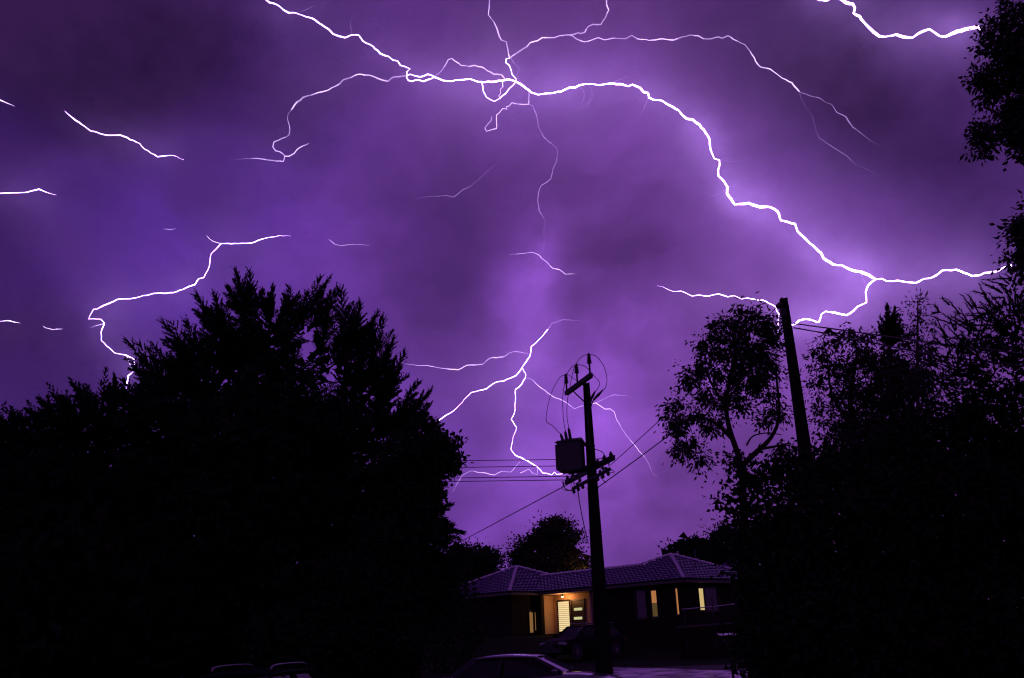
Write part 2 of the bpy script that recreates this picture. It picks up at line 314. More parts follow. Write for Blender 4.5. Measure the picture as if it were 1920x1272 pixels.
x = bolt('lightning_bolt', [(1027,618),(1016,632),(1004.6,643.5),(996,650),(993,669),(979,689),(986,701.5),(985,708.6),(978,721),(966.4,730.7),(966.4,752.5),(964.5,775),(958.5,786.4),(968.7,802),(962,820),(958,843),(966.4,854),(989,864),(1007.5,875.6),(1017.4,887),(1034.4,890.6),(1040,885.5),(1044,890),(1060,888)], 2.8, 3, label='forked lightning bolt coming down between the cypress and the transformer pole', cat='lightning')
br([(1100,603),(1057,599.6),(1034,606.7),(1027,618)], 1.7, 0, x, taper=(.5,0))
br([(979,689),(968,704),(944,715),(929.6,717),(912.7,729),(884,736),(861.7,759.5),(850,771),(836,779),(822,789)], 2.8, 3, x)
br([(985,708.6),(999,713),(1016,729),(1037,744),(1060,754),(1077,767),(1084,764),(1100,760),(1112.5,757),(1117,756),(1134.5,767.5),(1144,767),(1152,773),(1156,787),(1166,804.7),(1182,826),(1211,860.6),(1219,876.6),(1223,887),(1233,895)], 1.9, 1, x, taper=(.1,.4))
br([(1117,756),(1127,751),(1151,740.5),(1175,742),(1195,750)], 1.6, 0, x, taper=(0,.6))
br([(990.5,662.5),(963.6,659.6),(953.7,662.5),(943.8,669.5),(918,672),(905.6,683),(876,685),(859,693.6),(839,692),(808,687),(768,684),(750,680)], 1.9, 1, x, taper=(.15,.4))
br([(850,922),(864.5,894),(881.5,883.5),(910,887),(927,891),(941,884),(958,885.5),(975,865.7)], 1.6, 1, x, taper=(.3,.3))
br([(975,887),(992,880),(999,888),(1007.5,890),(1008,876)], 1.6, 1, x)

# ------------------------------------------------------------------ ground, road, verge, drive
GZ = [(-400, 0), (26.7, 0), (38, .42), (45, .5), (48.5, .85), (52, 1.7), (64, 2.0), (120, 3.2), (960, 4)]
def gz(y):
    for (a, za), (b, zb) in zip(GZ, GZ[1:]):
        if a <= y <= b: return za + (zb - za) * (y - a) / (b - a)
    return GZ[-1][1]
def sheet(name, m, x0, x1, ys, dz, kind='structure', nx=24):
    vs = []; fs = []
    for y in ys:
        for i in range(nx + 1): vs.append((x0 + (x1 - x0) * i / nx, y, gz(y) + dz))
    for j in range(len(ys) - 1):
        for i in range(nx): a = j * (nx + 1) + i; fs.append((a, a + 1, a + nx + 2, a + nx + 1))
    return mk(name, vs, fs, m, kind=kind)
sheet('ground', M['grass'], -960, 960, [-960, -60, 0, 15, 26.7, 36, 45, 48.5, 52, 64, 120, 300, 960], -.13)
sheet('road', M['asphalt'], -300, 300, [14.6, 18, 22.2], -.10)
sheet('verge', M['grass'], -300, 300, [22.36, 24.9], 0)
sheet('footpath', M['concrete'], -300, 300, [24.9, 26.3], .004)
MB().abox(-300, 300, 22.2, 22.36, -.2, .012).build('kerb', M['concrete'], kind='structure')
MB().abox(-300, 300, 14.45, 14.6, -.2, .012).build('kerb', M['concrete'], kind='structure')
sheet('yard', M['grass'], -300, 300, [26.3, 26.7, 36, 45, 48.5, 52, 64, 120], 0)

# paved drive: diagonal square pavers
M['paver'] = mat('paver', (.72, .66, .74), .3, spec=.5, noise=.25, nscale=3, bump=.4)
drive = sheet('driveway', M['asphalt'], 3.3, 9.2, [26.35, 28, 30, 32, 34, 37.4], .003, nx=6)
def vary(m, lo, hi):                                  # each laid piece has a tone of its own
    nt = m.node_tree; b = nt.nodes['Principled BSDF']; l = b.inputs['Base Color'].links[0]; src = l.from_socket
    oi = nt.nodes.new('ShaderNodeObjectInfo'); mr = nt.nodes.new('ShaderNodeMapRange'); mr.inputs['To Min'].default_value = lo; mr.inputs['To Max'].default_value = hi
    sc_ = nt.nodes.new('ShaderNodeVectorMath'); sc_.operation = 'SCALE'
    nt.links.new(oi.outputs['Random'], mr.inputs['Value']); nt.links.new(src, sc_.inputs[0]); nt.links.new(mr.outputs[0], sc_.inputs['Scale']); nt.links.new(sc_.outputs[0], b.inputs['Base Color'])
vary(M['paver'], .2, 1.3)
def pavers():
    s = .33; bmv = MB(); h = s - .02
    bmv.add([(-h, -h, 0), (h, -h, 0), (h, h, 0), (-h, h, 0), (-h + .02, -h + .02, .035), (h - .02, -h + .02, .035), (h - .02, h - .02, .035), (-h + .02, h - .02, .035)],
            [(4, 5, 6, 7), (0, 1, 5, 4), (1, 2, 6, 5), (2, 3, 7, 6), (3, 0, 4, 7)])
    base = None; rr = random.Random(3); n = 0
    for i in range(-60, 60):
        for k in range(-60, 60):
            x = 6 + (i - k) * s * math.sqrt(2); y = 31 + (i + k) * s * math.sqrt(2)
            if not (3.45 < x < 9.05 and 29.2 < y < 37.4 - max(0, (x - 3.6)) * 1.0): continue
            n += 1
            if n > 298: continue
            if base is None:
                o = bmv.build('paver', M['paver'], drive); base = o.data
            else:
                o = bpy.data.objects.new('paver', base); finish(o, drive)
            mx = Matrix.Rotation(.037 + rr.uniform(-.035, .035), 4, 'X') @ Matrix.Rotation(rr.uniform(-.035, .035), 4, 'Y') @ Matrix.Rotation(math.pi / 4 + rr.uniform(-.02, .02), 4, 'Z')
            mx.translation = (x, y, gz(y) + .006 + rr.uniform(0, .016)); o.matrix_local = mx
pavers()

# ------------------------------------------------------------------ house up the slope
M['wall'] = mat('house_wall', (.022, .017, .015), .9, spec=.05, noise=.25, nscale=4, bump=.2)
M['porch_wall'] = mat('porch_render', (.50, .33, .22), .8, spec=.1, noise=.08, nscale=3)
M['tile'] = mat('roof_tile', (.10, .075, .18), .24, spec=.5, noise=.4, nscale=2.2)
M['cap'] = mat('ridge_cap', (.55, .50, .62), .24, spec=.5, noise=.25, nscale=3)
M['deck'] = mat('roof_deck', (.012, .011, .012), .9, spec=.1)
M['fascia'] = mat('fascia', (.05, .042, .04), .5)
M['soffit'] = mat('soffit', (.55, .42, .3), .7, spec=.2)
M['joinery'] = mat('joinery', (.02, .016, .014), .5)
M['door'] = mat('door', (.025, .018, .014), .5)
M['glass_dark'] = mat('glass_dark', (.01, .01, .012), .08, spec=.6)
M['lit_cream'] = emit_mat('lit_cream', (1.0, .78, .40), .95)
M['lit_orange'] = emit_mat('lit_orange', (1.0, .40, .14), .42)
M['lit_dim'] = emit_mat('lit_dim', (.9, .55, .18), .10)
M['lit_side'] = emit_mat('lit_side', (1.0, .50, .16), .22)
M['lit_amber'] = emit_mat('lit_amber', (1.0, .72, .30), .6)
M['lit_strip'] = emit_mat('lit_strip', (.95, .90, .42), .62)
M['blind'] = mat('blind', (.5, .42, .28), .7, emit=(1, .7, .33), estr=.35)
TH = R_(41); u = Vector((-math.sin(TH), math.cos(TH), 0)); v = Vector((math.cos(TH), math.sin(TH), 0)); ZU = Vector((0, 0, 1))
C0 = P(1282, 1085, 48); EZ = C0.z; FLOOR = EZ - 2.5
def at_front(px):                    # parameter s where the front eave C0 + u s is seen at that column
    d = ray(px, 1110); n = Vector((d.y, -d.x, 0)); return (CAM - C0).dot(n) / u.dot(n)
sJ = at_front(1010); aR, aL, bM, TJ = 4.0, 4.5, 2.75, 2.35; KP = .42
C1 = C0 + u * sJ - v * TJ
house = empty('house', (C0.x, C0.y, FLOOR), 'low tiled house with lit porch and windows standing beyond the transformer pole', 'house')
def face_pt(E0, e, inw, s_, t_, dz=0): return E0 + e * s_ + inw * t_ + ZU * (KP * t_ + dz)
faces = [  # eave start, along, inward, polygon in (s,t)
    (C0, u, v, [(0, 0), (sJ, 0), (sJ + bM, bM), (2 * aR - bM, bM), (aR, aR)]),
    (C0, v, u, [(0, 0), (2 * aR, 0), (aR, aR)]),
    (C1, u, v, [(0, 0), (2 * aL, 0), (aL, aL)]),
    (C1, v, u, [(0, 0), (TJ, 0), (TJ + bM, bM), (2 * aL - bM, bM), (aL, aL)])]
rb = MB()
for E0, e, inw, poly in faces:
    rb.add([face_pt(E0, e, inw, a, b, -.05) for a, b in poly], [tuple(range(len(poly)))])
# rear slopes
rb.add([face_pt(C0, u, v, 2 * aR - bM, bM, -.05), face_pt(C0, u, v, sJ + bM, bM, -.05), C0 + u * (sJ + bM) + v * 2 * bM - ZU * .05, C0 + u * (2 * aR - bM) + v * 2 * bM - ZU * .05], [(0, 1, 2, 3)])
for E0, a in ((C0, aR), (C1, aL)):
    ap = E0 + (u + v) * a + ZU * (KP * a - .05); q = E0 + (u + v) * 2 * a - ZU * .05
    rb.add([ap, E0 + u * 2 * a - ZU * .05, q, E0 + v * 2 * a - ZU * .05], [(0, 1, 2), (0, 2, 3)])
roof = rb.build('roof', M['deck'], house)
def inside(poly, x, y):
    c = False
    for (x1, y1), (x2, y2) in zip(poly, poly[1:] + poly[:1]):
        if (y1 > y) != (y2 > y) and x < (x2 - x1) * (y - y1) / (y2 - y1) + x1: c = not c
    return c
TW, TC = .31, .30
def tile_geo():
    m = MB(); n = 6; prof = []
    for i in range(n + 1):
        t = i / n; prof.append((t * TW - TW / 2, (.009 * math.sin(t * 2 * math.pi) + .02)))
    vs = []
    for yy, lift in ((-.02, .075), (TC + .03, .0)):
        for x_, z_ in prof: vs.append((x_, yy, z_ + lift))
    for x_, z_ in prof: vs.append((x_, -.02, z_ + .012))
    k = n + 1
    fs = [(i, i + 1, i + 1 + k, i + k) for i in range(n)] + [(i + 2 * k, i + 1 + 2 * k, i + 1, i) for i in range(n)]
    return vs, fs
TV, TF = tile_geo()
spots = []
for fi, (E0, e, inw, poly) in enumerate(faces):
    up = (inw + ZU * KP).normalized(); nrm = e.cross(up); nrm = nrm if nrm.z > 0 else -nrm
    ex = up.cross(nrm); sl = math.sqrt(1 + KP * KP)
    tmax = max(b for a, b in poly); smax = max(a for a, b in poly)
    for r in range(int(tmax * sl / TC) + 1):
        t_ = (r * TC + .5 * TC) / sl
        for c in range(int(smax / TW) + 2):
            s_ = (c + .5) * TW
            if not inside(poly, s_, t_): continue
            org = face_pt(E0, e, inw, s_, r * TC / sl)
            spots.append(((org - CAM).length, org, ex, up, nrm))
spots.sort(key=lambda q: q[0])
rr = random.Random(5); tile_me = None; rest = MB()
for i, (dist, org, ex, up, nrm) in enumerate(spots):
    Mx = Matrix((ex, up, nrm)).transposed(); jig = Matrix.Rotation(rr.uniform(-.012, .012), 3, 'X') @ Matrix.Rotation(rr.uniform(-.012, .012), 3, 'Y')
    Mx = Mx @ jig
    if i < 296:
        if tile_me is None:
            o = mk('tile', [(a, b, c) for a, b, c in TV], TF, M['tile'], None, smooth=False); COL.objects.unlink(o); tile_me = o.data; finish(o, roof)
        else:
            o = bpy.data.objects.new('tile', tile_me); finish(o, roof)
        m4 = Mx.to_4x4(); m4.translation = org - ORG[house.name]; o.matrix_local = m4
    else:
        rest.add([org + Mx @ Vector(p) for p in TV], TF)
rest.build('tiles', M['tile'], roof, kind='stuff')
def caps(a, b, name='ridge_cap', n=None):
    a, b = Vector(a), Vector(b); L_ = (b - a).length; n = n or max(2, int(L_ / .38)); d = (b - a) / L_
    sd = d.cross(ZU).normalized(); up = sd.cross(d); st = L_ / n
    for i in range(n):
        p0 = a + d * (i * st - .02); p1 = a + d * ((i + 1) * st + .02); vs = []
        for p, rr_, h in ((p0, .115, .12), (p1, .085, .075)):
            for k in range(7):
                g = math.pi * k / 6; vs.append(p + sd * (math.cos(g) * rr_) + up * (math.sin(g) * h + .03))
        fs = [(k, k + 1, k + 8, k + 7) for k in range(6)] + [tuple(range(6, -1, -1))]
        mk(name, vs, fs, M['cap'], roof, smooth=True)
apR = face_pt(C0, u, v, aR, aR, .03); apL = face_pt(C1, u, v, aL, aL, .03)
caps(C0 + ZU * .03, apR); caps(C1 + ZU * .03, apL)
caps(C0 + v * 2 * aR + ZU * .03, apR); caps(C1 + u * 2 * aL + ZU * .03, apL)
caps(face_pt(C0, u, v, 2 * aR - bM, bM, .03), apR); caps(face_pt(C1, v, u, 2 * aL - bM, bM, .03), apL)
caps(face_pt(C0, u, v, sJ + bM, bM, .02), face_pt(C0, u, v, 2 * aR - bM, bM, .02))
# valley flashing
mk('valley_flashing', [C0 + u * sJ - v * .06 + ZU * .07, C0 + u * sJ + u * .12 + ZU * .07, face_pt(C0, u, v, sJ + bM, bM, .07) + u * .06, face_pt(C0, u, v, sJ + bM, bM, .07) - u * .06], [(0, 1, 2, 3)], mat('flashing', (.35, .34, .36), .35, metal=.6), roof)
MB().tube([apR + v * 1.6 - ZU * .8 - u * .5, apR + v * 1.6 + ZU * .35 - u * .5], .06, 8).build('vent_pipe', M['dark_steel'], roof)
# gutters, soffit, walls
gut = MB()
for a, b, n in ((C0, C0 + u * sJ, -v), (C0, C0 + v * 2 * aR, -u), (C1, C1 + u * 2 * aL, -v), (C1, C1 + v * TJ, -u)):
    gut.bar(a - ZU * .12 + n * .045, b - ZU * .12 + n * .045, .11, .14)
gut.build('gutter', M['fascia'], house)
sf = MB(); zs = -.17
sf.add([C0 + ZU * zs, C0 + u * sJ + ZU * zs, C0 + u * sJ + v * 2.4 + ZU * zs, C0 + v * 2.4 + ZU * zs], [(0, 1, 2, 3)])
sf.add([C1 + ZU * zs, C1 + u * 2 * aL + ZU * zs, C1 + u * 2 * aL + v * .7 + ZU * zs, C1 + v * .7 + ZU * zs], [(0, 1, 2, 3)])
sf.add([C1 + v * .7 + ZU * zs, C1 + v * .7 + u * .7 + ZU * zs, C1 + v * (TJ + .01) + u * .7 + ZU * zs, C1 + v * (TJ + .01) + ZU * zs], [(0, 1, 2, 3)])
sf.add([C0 + v * 2.4 + ZU * zs, C0 + v * 2.4 + u * .7 + ZU * zs, C0 + v * 2 * aR + u * .7 + ZU * zs, C0 + v * 2 * aR + ZU * zs], [(0, 1, 2, 3)])
sf.build('soffit', M['soffit'], house)
WI = .55; zb = FLOOR - 1.6
def wall(name, a, b, m=None, th=.2, inn=None, z0=None, z1=None):
    a = Vector(a); b = Vector(b); z0 = FLOOR - 1.6 if z0 is None else z0; z1 = EZ - .18 if z1 is None else z1
    d = (b - a).normalized(); nn = inn if inn is not None else d.cross(ZU)
    o = MB(); q = [Vector((p.x, p.y, z)) for z in (z0, z1) for p in (a, b, b + nn * th, a + nn * th)]
    o.add(q, [(0, 1, 2, 3), (7, 6, 5, 4), (0, 4, 5, 1), (1, 5, 6, 2), (2, 6, 7, 3), (3, 7, 4, 0)]); return o.build(name, m or M['wall'], house)
PR = 1.7                                          # porch recess behind the eave
sRw = at_front(1106)                                         # where the right block ends and the porch starts
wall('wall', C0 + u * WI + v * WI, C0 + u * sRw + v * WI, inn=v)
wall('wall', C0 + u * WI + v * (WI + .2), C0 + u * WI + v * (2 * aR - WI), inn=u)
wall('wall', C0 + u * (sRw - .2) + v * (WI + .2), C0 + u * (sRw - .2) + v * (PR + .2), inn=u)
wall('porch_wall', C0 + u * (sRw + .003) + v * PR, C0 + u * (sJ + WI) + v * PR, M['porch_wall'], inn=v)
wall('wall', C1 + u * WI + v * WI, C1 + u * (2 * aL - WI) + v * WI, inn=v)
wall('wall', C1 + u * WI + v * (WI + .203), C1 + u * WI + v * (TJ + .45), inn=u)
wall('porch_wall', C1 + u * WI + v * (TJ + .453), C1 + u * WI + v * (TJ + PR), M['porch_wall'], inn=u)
wall('wall', C1 + u * .05 + v * (TJ + .2), C1 + u * .05 + v * (TJ + .45), th=.5, inn=u)
MB().add([C0 + u * (sRw) + ZU * (FLOOR - EZ), C0 + u * (sJ + WI) + ZU * (FLOOR - EZ), C0 + u * (sJ + WI) + v * PR + ZU * (FLOOR - EZ), C0 + u * sRw + v * PR + ZU * (FLOOR - EZ)], [(0, 1, 2, 3)]).build('porch_floor', M['concrete'], house)
MB().bar(C0 + u * (sRw + .25) + v * .3 + ZU * (FLOOR - EZ), C0 + u * (sRw + .25) + v * .3 - ZU * .17, .12, .12, up=v).build('porch_post', M['porch_wall'], house)
def window(px0, px1, py0, py1, pt, n, along, paneM, name='window', blind=False, split=None, frame=.05):
    a = PV(px0, (py0 + py1) / 2, pt, n); b = PV(px1, (py0 + py1) / 2, pt, n)
    zt = PV((px0 + px1) / 2, py0, pt, n).z; zb_ = PV((px0 + px1) / 2, py1, pt, n).z
    c = (a + b) / 2; w = abs((b - a).dot(along)) / 2; ex = along
    f = MB()
    for z in (zt, zb_): f.box(Vector((c.x, c.y, z)) + n * .03, ex * (w + frame), n * .04, ZU * frame)
    for sgn in (-1, 1): f.box(Vector((c.x, c.y, (zt + zb_) / 2)) + ex * sgn * (w + frame * .5) + n * .03, ex * frame * .5, n * .035, ZU * ((zt - zb_) / 2 - frame))
    fr = f.build(name, M['joinery'], house)
    def pane(z0, z1, m): MB().box(Vector((c.x, c.y, (z0 + z1) / 2)) + n * .012, ex * w, n * .006, ZU * (z1 - z0) / 2).build('pane', m, fr)
    if split:
        zm = zb_ + (zt - zb_) * split[0]; pane(zm, zt, paneM); pane(zb_, zm - .01, split[1])
    else: pane(zb_, zt, paneM)
    if blind:
        k = 16
        for i in range(k):
            z = zb_ + (zt - zb_) * (i + .5) / k
            MB().box(Vector((c.x, c.y, z)) + n * .035, ex * (w - .02), n * .012 + ZU * .012, ZU * .008).build('blind_slat', M['blind'], fr)
    return fr
pf = C0 + v * PR                                   # porch wall plane
window(1048, 1069, 1126.5, 1186, pf, -v, u, M['lit_cream'], blind=True)
dr = window(1073, 1097, 1125, 1190, pf, -v, u, M['door'], name='door')
for y0, y1 in ((1140, 1145), (1157, 1162)):
    a = PV(1077, (y0 + y1) / 2, pf, v); b = PV(1092, (y0 + y1) / 2, pf, v); zt = PV(1084, y0, pf, v).z; z0 = PV(1084, y1, pf, v).z
    c = (a + b) / 2; MB().box(Vector((c.x, c.y, (zt + z0) / 2)) - v * .03, u * abs((b - a).dot(u)) / 2, v * .012, ZU * (zt - z0) / 2).build('door_pane', M['lit_strip'], dr)
hd = PV(1074, 1165, pf, v); MB().bar(hd - v * .06 - ZU * .12, hd - v * .06 + ZU * .12, .025, .03, up=u).build('handle', M['dark_steel'], dr)
fR = C0 + v * WI
window(1223, 1233, 1106, 1158, fR, -v, u, M['lit_orange'], split=(.52, M['lit_dim']))
window(1269, 1273, 1102, 1154, fR, -v, u, M['lit_orange'])
window(1194, 1212, 1107, 1160, fR, -v, u, M['glass_dark'])
window(1310, 1319, 1102, 1146, C0 + u * WI, -u, v, M['lit_amber'])
window(1322, 1345, 1102, 1146, C0 + u * WI, -u, v, M['glass_dark'])
window(992, 999, 1147, 1188, C1 + u * WI, -u, v, M['lit_side'])
window(1002, 1004, 1147, 1184, C1 + u * WI, -u, v, M['lit_side'])
window(1007, 1010, 1148, 1184, C1 + u * WI, -u, v, M['lit_dim'])
# porch lamp
lp = C0 + u * (sJ - .9) + v * (PR - .55) - ZU * .30
lamp = empty('porch_lamp', lp, 'small warm ceiling lamp lighting the house porch beside the front door', 'lamp')
MB().lathe(lp + ZU * .0, -ZU, [(0, .05), (.03, .07), (.07, .06), (.09, .02)], 10).build('globe', emit_mat('lamp_globe', (1, .55, .22), 6), lamp, smooth=True)
MB().lathe(lp + ZU * .13, -ZU, [(0, .06), (.12, .06)], 10).build('mount', M['dark_steel'], lamp)
ld = bpy.data.lights.new('porch_light', 'POINT'); ld.energy = 36; ld.color = (1, .43, .14); ld.shadow_soft_size = .07
lo = bpy.data.objects.new('porch_light', ld); COL.objects.link(lo); lo.parent = lamp; lo.location = (0, 0, -.14)

# neighbouring house roof behind, right
nb = empty('house', (20, 66, 2.0), 'neighbouring house with a plain dark roof behind the right end of the tiled house', 'house')
q = P(1330, 1068, 66); w_ = 9
MB().add([q + Vector(p) for p in ((0, 0, 0), (w_, 0, 0), (w_, 7, 0), (0, 7, 0), (2.2, 3.5, .8), (w_ - 2.2, 3.5, .8))], [(0, 1, 5, 4), (1, 2, 5), (2, 3, 4, 5), (3, 0, 4)]).build('roof', M['tile'], nb)
MB().abox(q.x + .5, q.x + w_ - .5, q.y + .5, q.y + 6.5, 1.2, q.z - .02).build('wall', M['wall'], nb)

# retaining wall with handrail right of the house
rw = empty('handrail', P(1326, 1176, 44), 'thin metal handrail with a knobbed post on the bank right of the house', 'handrail')
ra, rb_, rc = P(1278, 1143, 44), P(1336, 1138, 44), P(1400, 1130, 44)
MB().tube([ra, rb_, rc], .022, 8).build('rail', mat('galvanised', (.42, .42, .45), .3, metal=.7), rw)
for p in (ra + Vector((.1, 0, -.01)), rb_, rc):
    MB().tube([Vector((p.x, p.y, .45)), Vector((p.x, p.y, p.z + (.36 if p is rb_ else 0)))], .025, 8).build('post', M['dark_steel'], rw)
MB().lathe(rb_ + ZU * .36, ZU, [(0, .01), (.03, .05), (.07, .05), (.1, .01)], 8).build('knob', M['dark_steel'], rw, smooth=True)
w0, w1 = P(1272, 1178, 44.2), P(1420, 1166, 44.2)
rt = empty('retaining_wall', (w0.x, w0.y, .4), 'low dark retaining wall with a paler coping below the handrail', 'wall')
MB().add([Vector((p.x, p.y + dy, z)) for z in (.0, None) for p in (w0, w1) for dy in (0, .3) for z in [z if z is not None else p.z]], [(0, 1, 3, 2), (4, 6, 7, 5), (0, 2, 6, 4), (1, 5, 7, 3), (0, 4, 5, 1), (2, 3, 7, 6)]).build('face', M['wall'], rt)
MB().bar(w0 + Vector((0, .15, .04)), w1 + Vector((0, .15, .04)), .38, .07).build('coping', M['concrete'], rt)
# letterbox
lb0 = P(1363, 1190, 29); g0 = gz(29)
lb = empty('letterbox', (lb0.x, 29, g0), 'letterbox with a slanted metal lid on a post in front of the right hedge', 'letterbox')
MB().abox(lb0.x + .02, lb0.x + .09, 28.97, 29.04, g0, lb0.z - .42).build('post', M['joinery'], lb)
bx_ = MB().abox(lb0.x - .24, lb0.x + .24, 28.85, 29.15, lb0.z - .42, lb0.z - .02).build('box', M['wall'], lb)
MB().box(lb0 + Vector((0, 0, .0)), (.27, 0, .0), (0, .19, .03), (0, 0, .012)).build('lid', mat('lid', (.3, .3, .32), .3, metal=.6), lb)
c = Vector((lb0.x - .1, 28.84, lb0.z - .27)); MB().tube([c + Vector((math.cos(a), 0, math.sin(a) * 1.1)) * .055 for a in [i * math.pi / 8 for i in range(17)]], .012, 6, caps=False).build('paper_ring', M['concrete'], lb)

# ------------------------------------------------------------------ power pole with transformer
PY = 23.0
pb = P(1118, 1020, PY); ptop = P(1092, 720, PY)
POLE = Vector((pb.x, PY, 0)); PZT = ptop.z
pole = empty('power_pole', POLE, 'tapered power pole carrying a transformer box in front of the house', 'power pole')
MB_ = MB()
def pole_geo(root, base, zt, w0, w1, d0, d1):
    core = MB(); c = []
    for z, w, d in ((-.3, w0, d0), (zt, w1, d1)):
        for sx, sy in ((-1, -1), (1, -1), (1, 1), (-1, 1)): c.append(base + Vector((sx * w / 2 * .8, sy * d / 2, z)))
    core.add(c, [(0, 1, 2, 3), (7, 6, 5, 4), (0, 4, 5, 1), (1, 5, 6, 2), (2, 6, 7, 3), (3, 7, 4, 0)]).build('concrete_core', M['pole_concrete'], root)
    for sx in (-1, 1):
        f = MB(); c = []
        for z, w, d in ((-.3, w0, d0), (zt + .02, w1, d1)):
            for a_, b_ in ((.4, -.56), (.5, -.56), (.5, .56), (.4, .56)): c.append(base + Vector((sx * a_ * w, b_ * d, z)))
        fl = [(0, 1, 2, 3), (7, 6, 5, 4), (0, 4, 5, 1), (1, 5, 6, 2), (2, 6, 7, 3), (3, 7, 4, 0)]
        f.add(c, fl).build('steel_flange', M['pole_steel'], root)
    for k in range(7):
        z = .8 + k * (zt - 1.4) / 6; t = z / zt; w = w0 + (w1 - w0) * t
        MB().tube([base + Vector((-w / 2 - .02, -.02, z)), base + Vector((w / 2 + .02, -.02, z))], .016, 6).build('bolt', M['dark_steel'], root)
pole_geo(pole, POLE, PZT, .43, .165, .26, .17)
def arm_pts(pl, pr, z): return PZ(*pl, z), PZ(*pr, z)
ZA = PZT - .14
aL_, aR_ = arm_pts((1062, 738), (1108, 704), ZA)
MB().bar(aL_, aR_, .11, .11).build('crossarm', M['dark_steel'], pole)
am = (aL_ + aR_) / 2
MB().bar(aL_.lerp(aR_, .22), Vector((POLE.x, POLE.y, ZA - .45)), .04, .03).build('brace', M['dark_steel'], pole)
def insulator(base_pt, h_stem, h_shed, r0, r1, root, name='insulator', n=5):
    st = MB().tube([base_pt, base_pt + ZU * (h_stem + .03)], .025, 6).build(name, M['dark_steel'], root)
    pr = []; k = n
    for i in range(k):
        t = i / k; r = r0 + (r1 - r0) * t; z = h_stem + h_shed * t; dz = h_shed / k
        pr += [(z, r * .6), (z + dz * .25, r), (z + dz * .6, r * .95), (z + dz * .95, r * .6)]
    pr.append((h_stem + h_shed + .03, .02))
    MB().lathe(base_pt, ZU, pr, 10).build('shed_stack', M['porcelain'], st, smooth=False); return base_pt + ZU * (h_stem + h_shed + .03)
def lift(p, px, py):                                # z above point p seen at pixel row py
    q = P(px, py, p.y); return q.z - p.z
tops = []
for t, px, yb, ys_, yt in ((.02, 1061, 739, 719, 703), (.47, 1082.5, 719, 700, 684), (.97, 1105.5, 702, 682, 664.5)):
    b_ = aL_.lerp(aR_, t) + ZU * .05
    hs = lift(b_, px, ys_); hh = lift(b_, px, yt) - hs
    tops.append(insulator(b_, max(.1, hs), max(.15, hh), .068, .042, pole))
def px_path(pts, y0, y1, k=4):
    n = len(pts); return smooth_path([P(x, y, y0 + (y1 - y0) * i / max(1, n - 1)) for i, (x, y) in enumerate(pts)], k)
def droplead(pts, ya, yb, r=.009, name='lead', start=None, root=None, first=None):
    pp = px_path(pts, ya, yb)
    if start is not None: pp[0] = start
    MB().tube(pp, r, 6).build(name, M['cable'], root or pole, smooth=True)
yTr = PY - .12
droplead([(1060, 703), (1049, 709), (1034, 737), (1025, 773), (1025, 791), (1035, 798), (1051, 814)], tops[0].y, yTr, start=tops[0])
droplead([(1081, 684), (1073, 688), (1063, 702), (1057.5, 726), (1055, 750), (1056.5, 786), (1060, 808)], tops[1].y, yTr, start=tops[1])
droplead([(1104, 664.5), (1097, 666), (1085, 675), (1075, 695), (1068, 730), (1064, 751), (1063, 780), (1066.5, 803)], tops[2].y, yTr, start=tops[2])
droplead([(1104, 664.5), (1112, 666), (1121, 671), (1133, 689), (1138, 710), (1136, 725), (1131, 732)], tops[2].y, PY - .1, start=tops[2])
droplead([(1081, 684), (1087, 684.5), (1098, 688), (1113, 704), (1124.5, 719), (1117, 734)], tops[1].y, PY - .1, start=tops[1])
droplead([(1060, 703), (1067, 704), (1080, 713), (1098, 727), (1106, 742)], tops[0].y, PY + .25, start=tops[0])
for a_, b_, c_ in (((1131, 731), (1113, 750), (1104, 775)), ((1116.5, 733), (1107, 751), (1101, 768)), ((1110, 745), (1105, 758), (1101, 772))):
    MB().tube([P(*a_, PY - .1), P((a_[0] + b_[0]) / 2, (a_[1] + b_[1]) / 2, PY - .1), P(*b_, PY - .1)], [.014, .04, .028], 8).build('cable_termination', M['porcelain'], pole)
    droplead([b_, c_, (1103, 800), (1107, 850)], PY - .1, PY - .14, .018, 'riser_cable')
# transformer
tc_ = P(1071, 856, PY - .12); ang = R_(18); tx = Vector((math.cos(ang), -math.sin(ang), 0)); ty = Vector((math.sin(ang), math.cos(ang), 0))
trf = MB(); tw, td, thh = .31, .24, .40
tank = trf.box(tc_, tx * tw, ty * td, ZU * thh).build('transformer_tank', M['transformer'], pole)
lidz = tc_ + ZU * (thh + .02)
ld_ = MB().add([lidz + tx * a + ty * b + ZU * c for a, b, c in ((-tw - .06, -td - .05, -.06), (tw + .04, -td - .05, -.06), (tw + .04, td + .05, -.06), (-tw - .06, td + .05, -.06), (-tw * .35, -td * .2, .05), (tw, -td * .2, .05), (tw, td * .2, .05), (-tw * .35, td * .2, .05))],
    [(0, 1, 5, 4), (1, 2, 6, 5), (2, 3, 7, 6), (3, 0, 4, 7), (4, 5, 6, 7), (3, 2, 1, 0)]).build('transformer_lid', M['transformer'], pole)
for i in range(7):
    MB().box(tc_ + tx * (-tw - .03) + ty * (-td + .04 + i * .067) - ZU * .03, tx * .03, ty * .01, ZU * .33).build('cooling_fin', M['transformer'], tank)
for a_, b_ in (((1051, 813), (1057, 832)), ((1059.6, 808), (1063, 828)), ((1066, 802), (1070, 826))):
    q0, q1 = P(*b_, yTr), P(*a_, yTr); d = q1 - q0; L_ = d.length
    MB().lathe(q0, d, [(0, .04)] + [(L_ * (.1 + .1 * k), .052 - .002 * k if k % 2 else .038) for k in range(8)] + [(L_, .012)], 9).build('bushing', M['porcelain'], tank)
MB().bar(tc_ + tx * tw * .9 - ZU * .3, Vector((POLE.x, POLE.y, tc_.z - .3)), .08, .08).build('bracket', M['dark_steel'], pole)
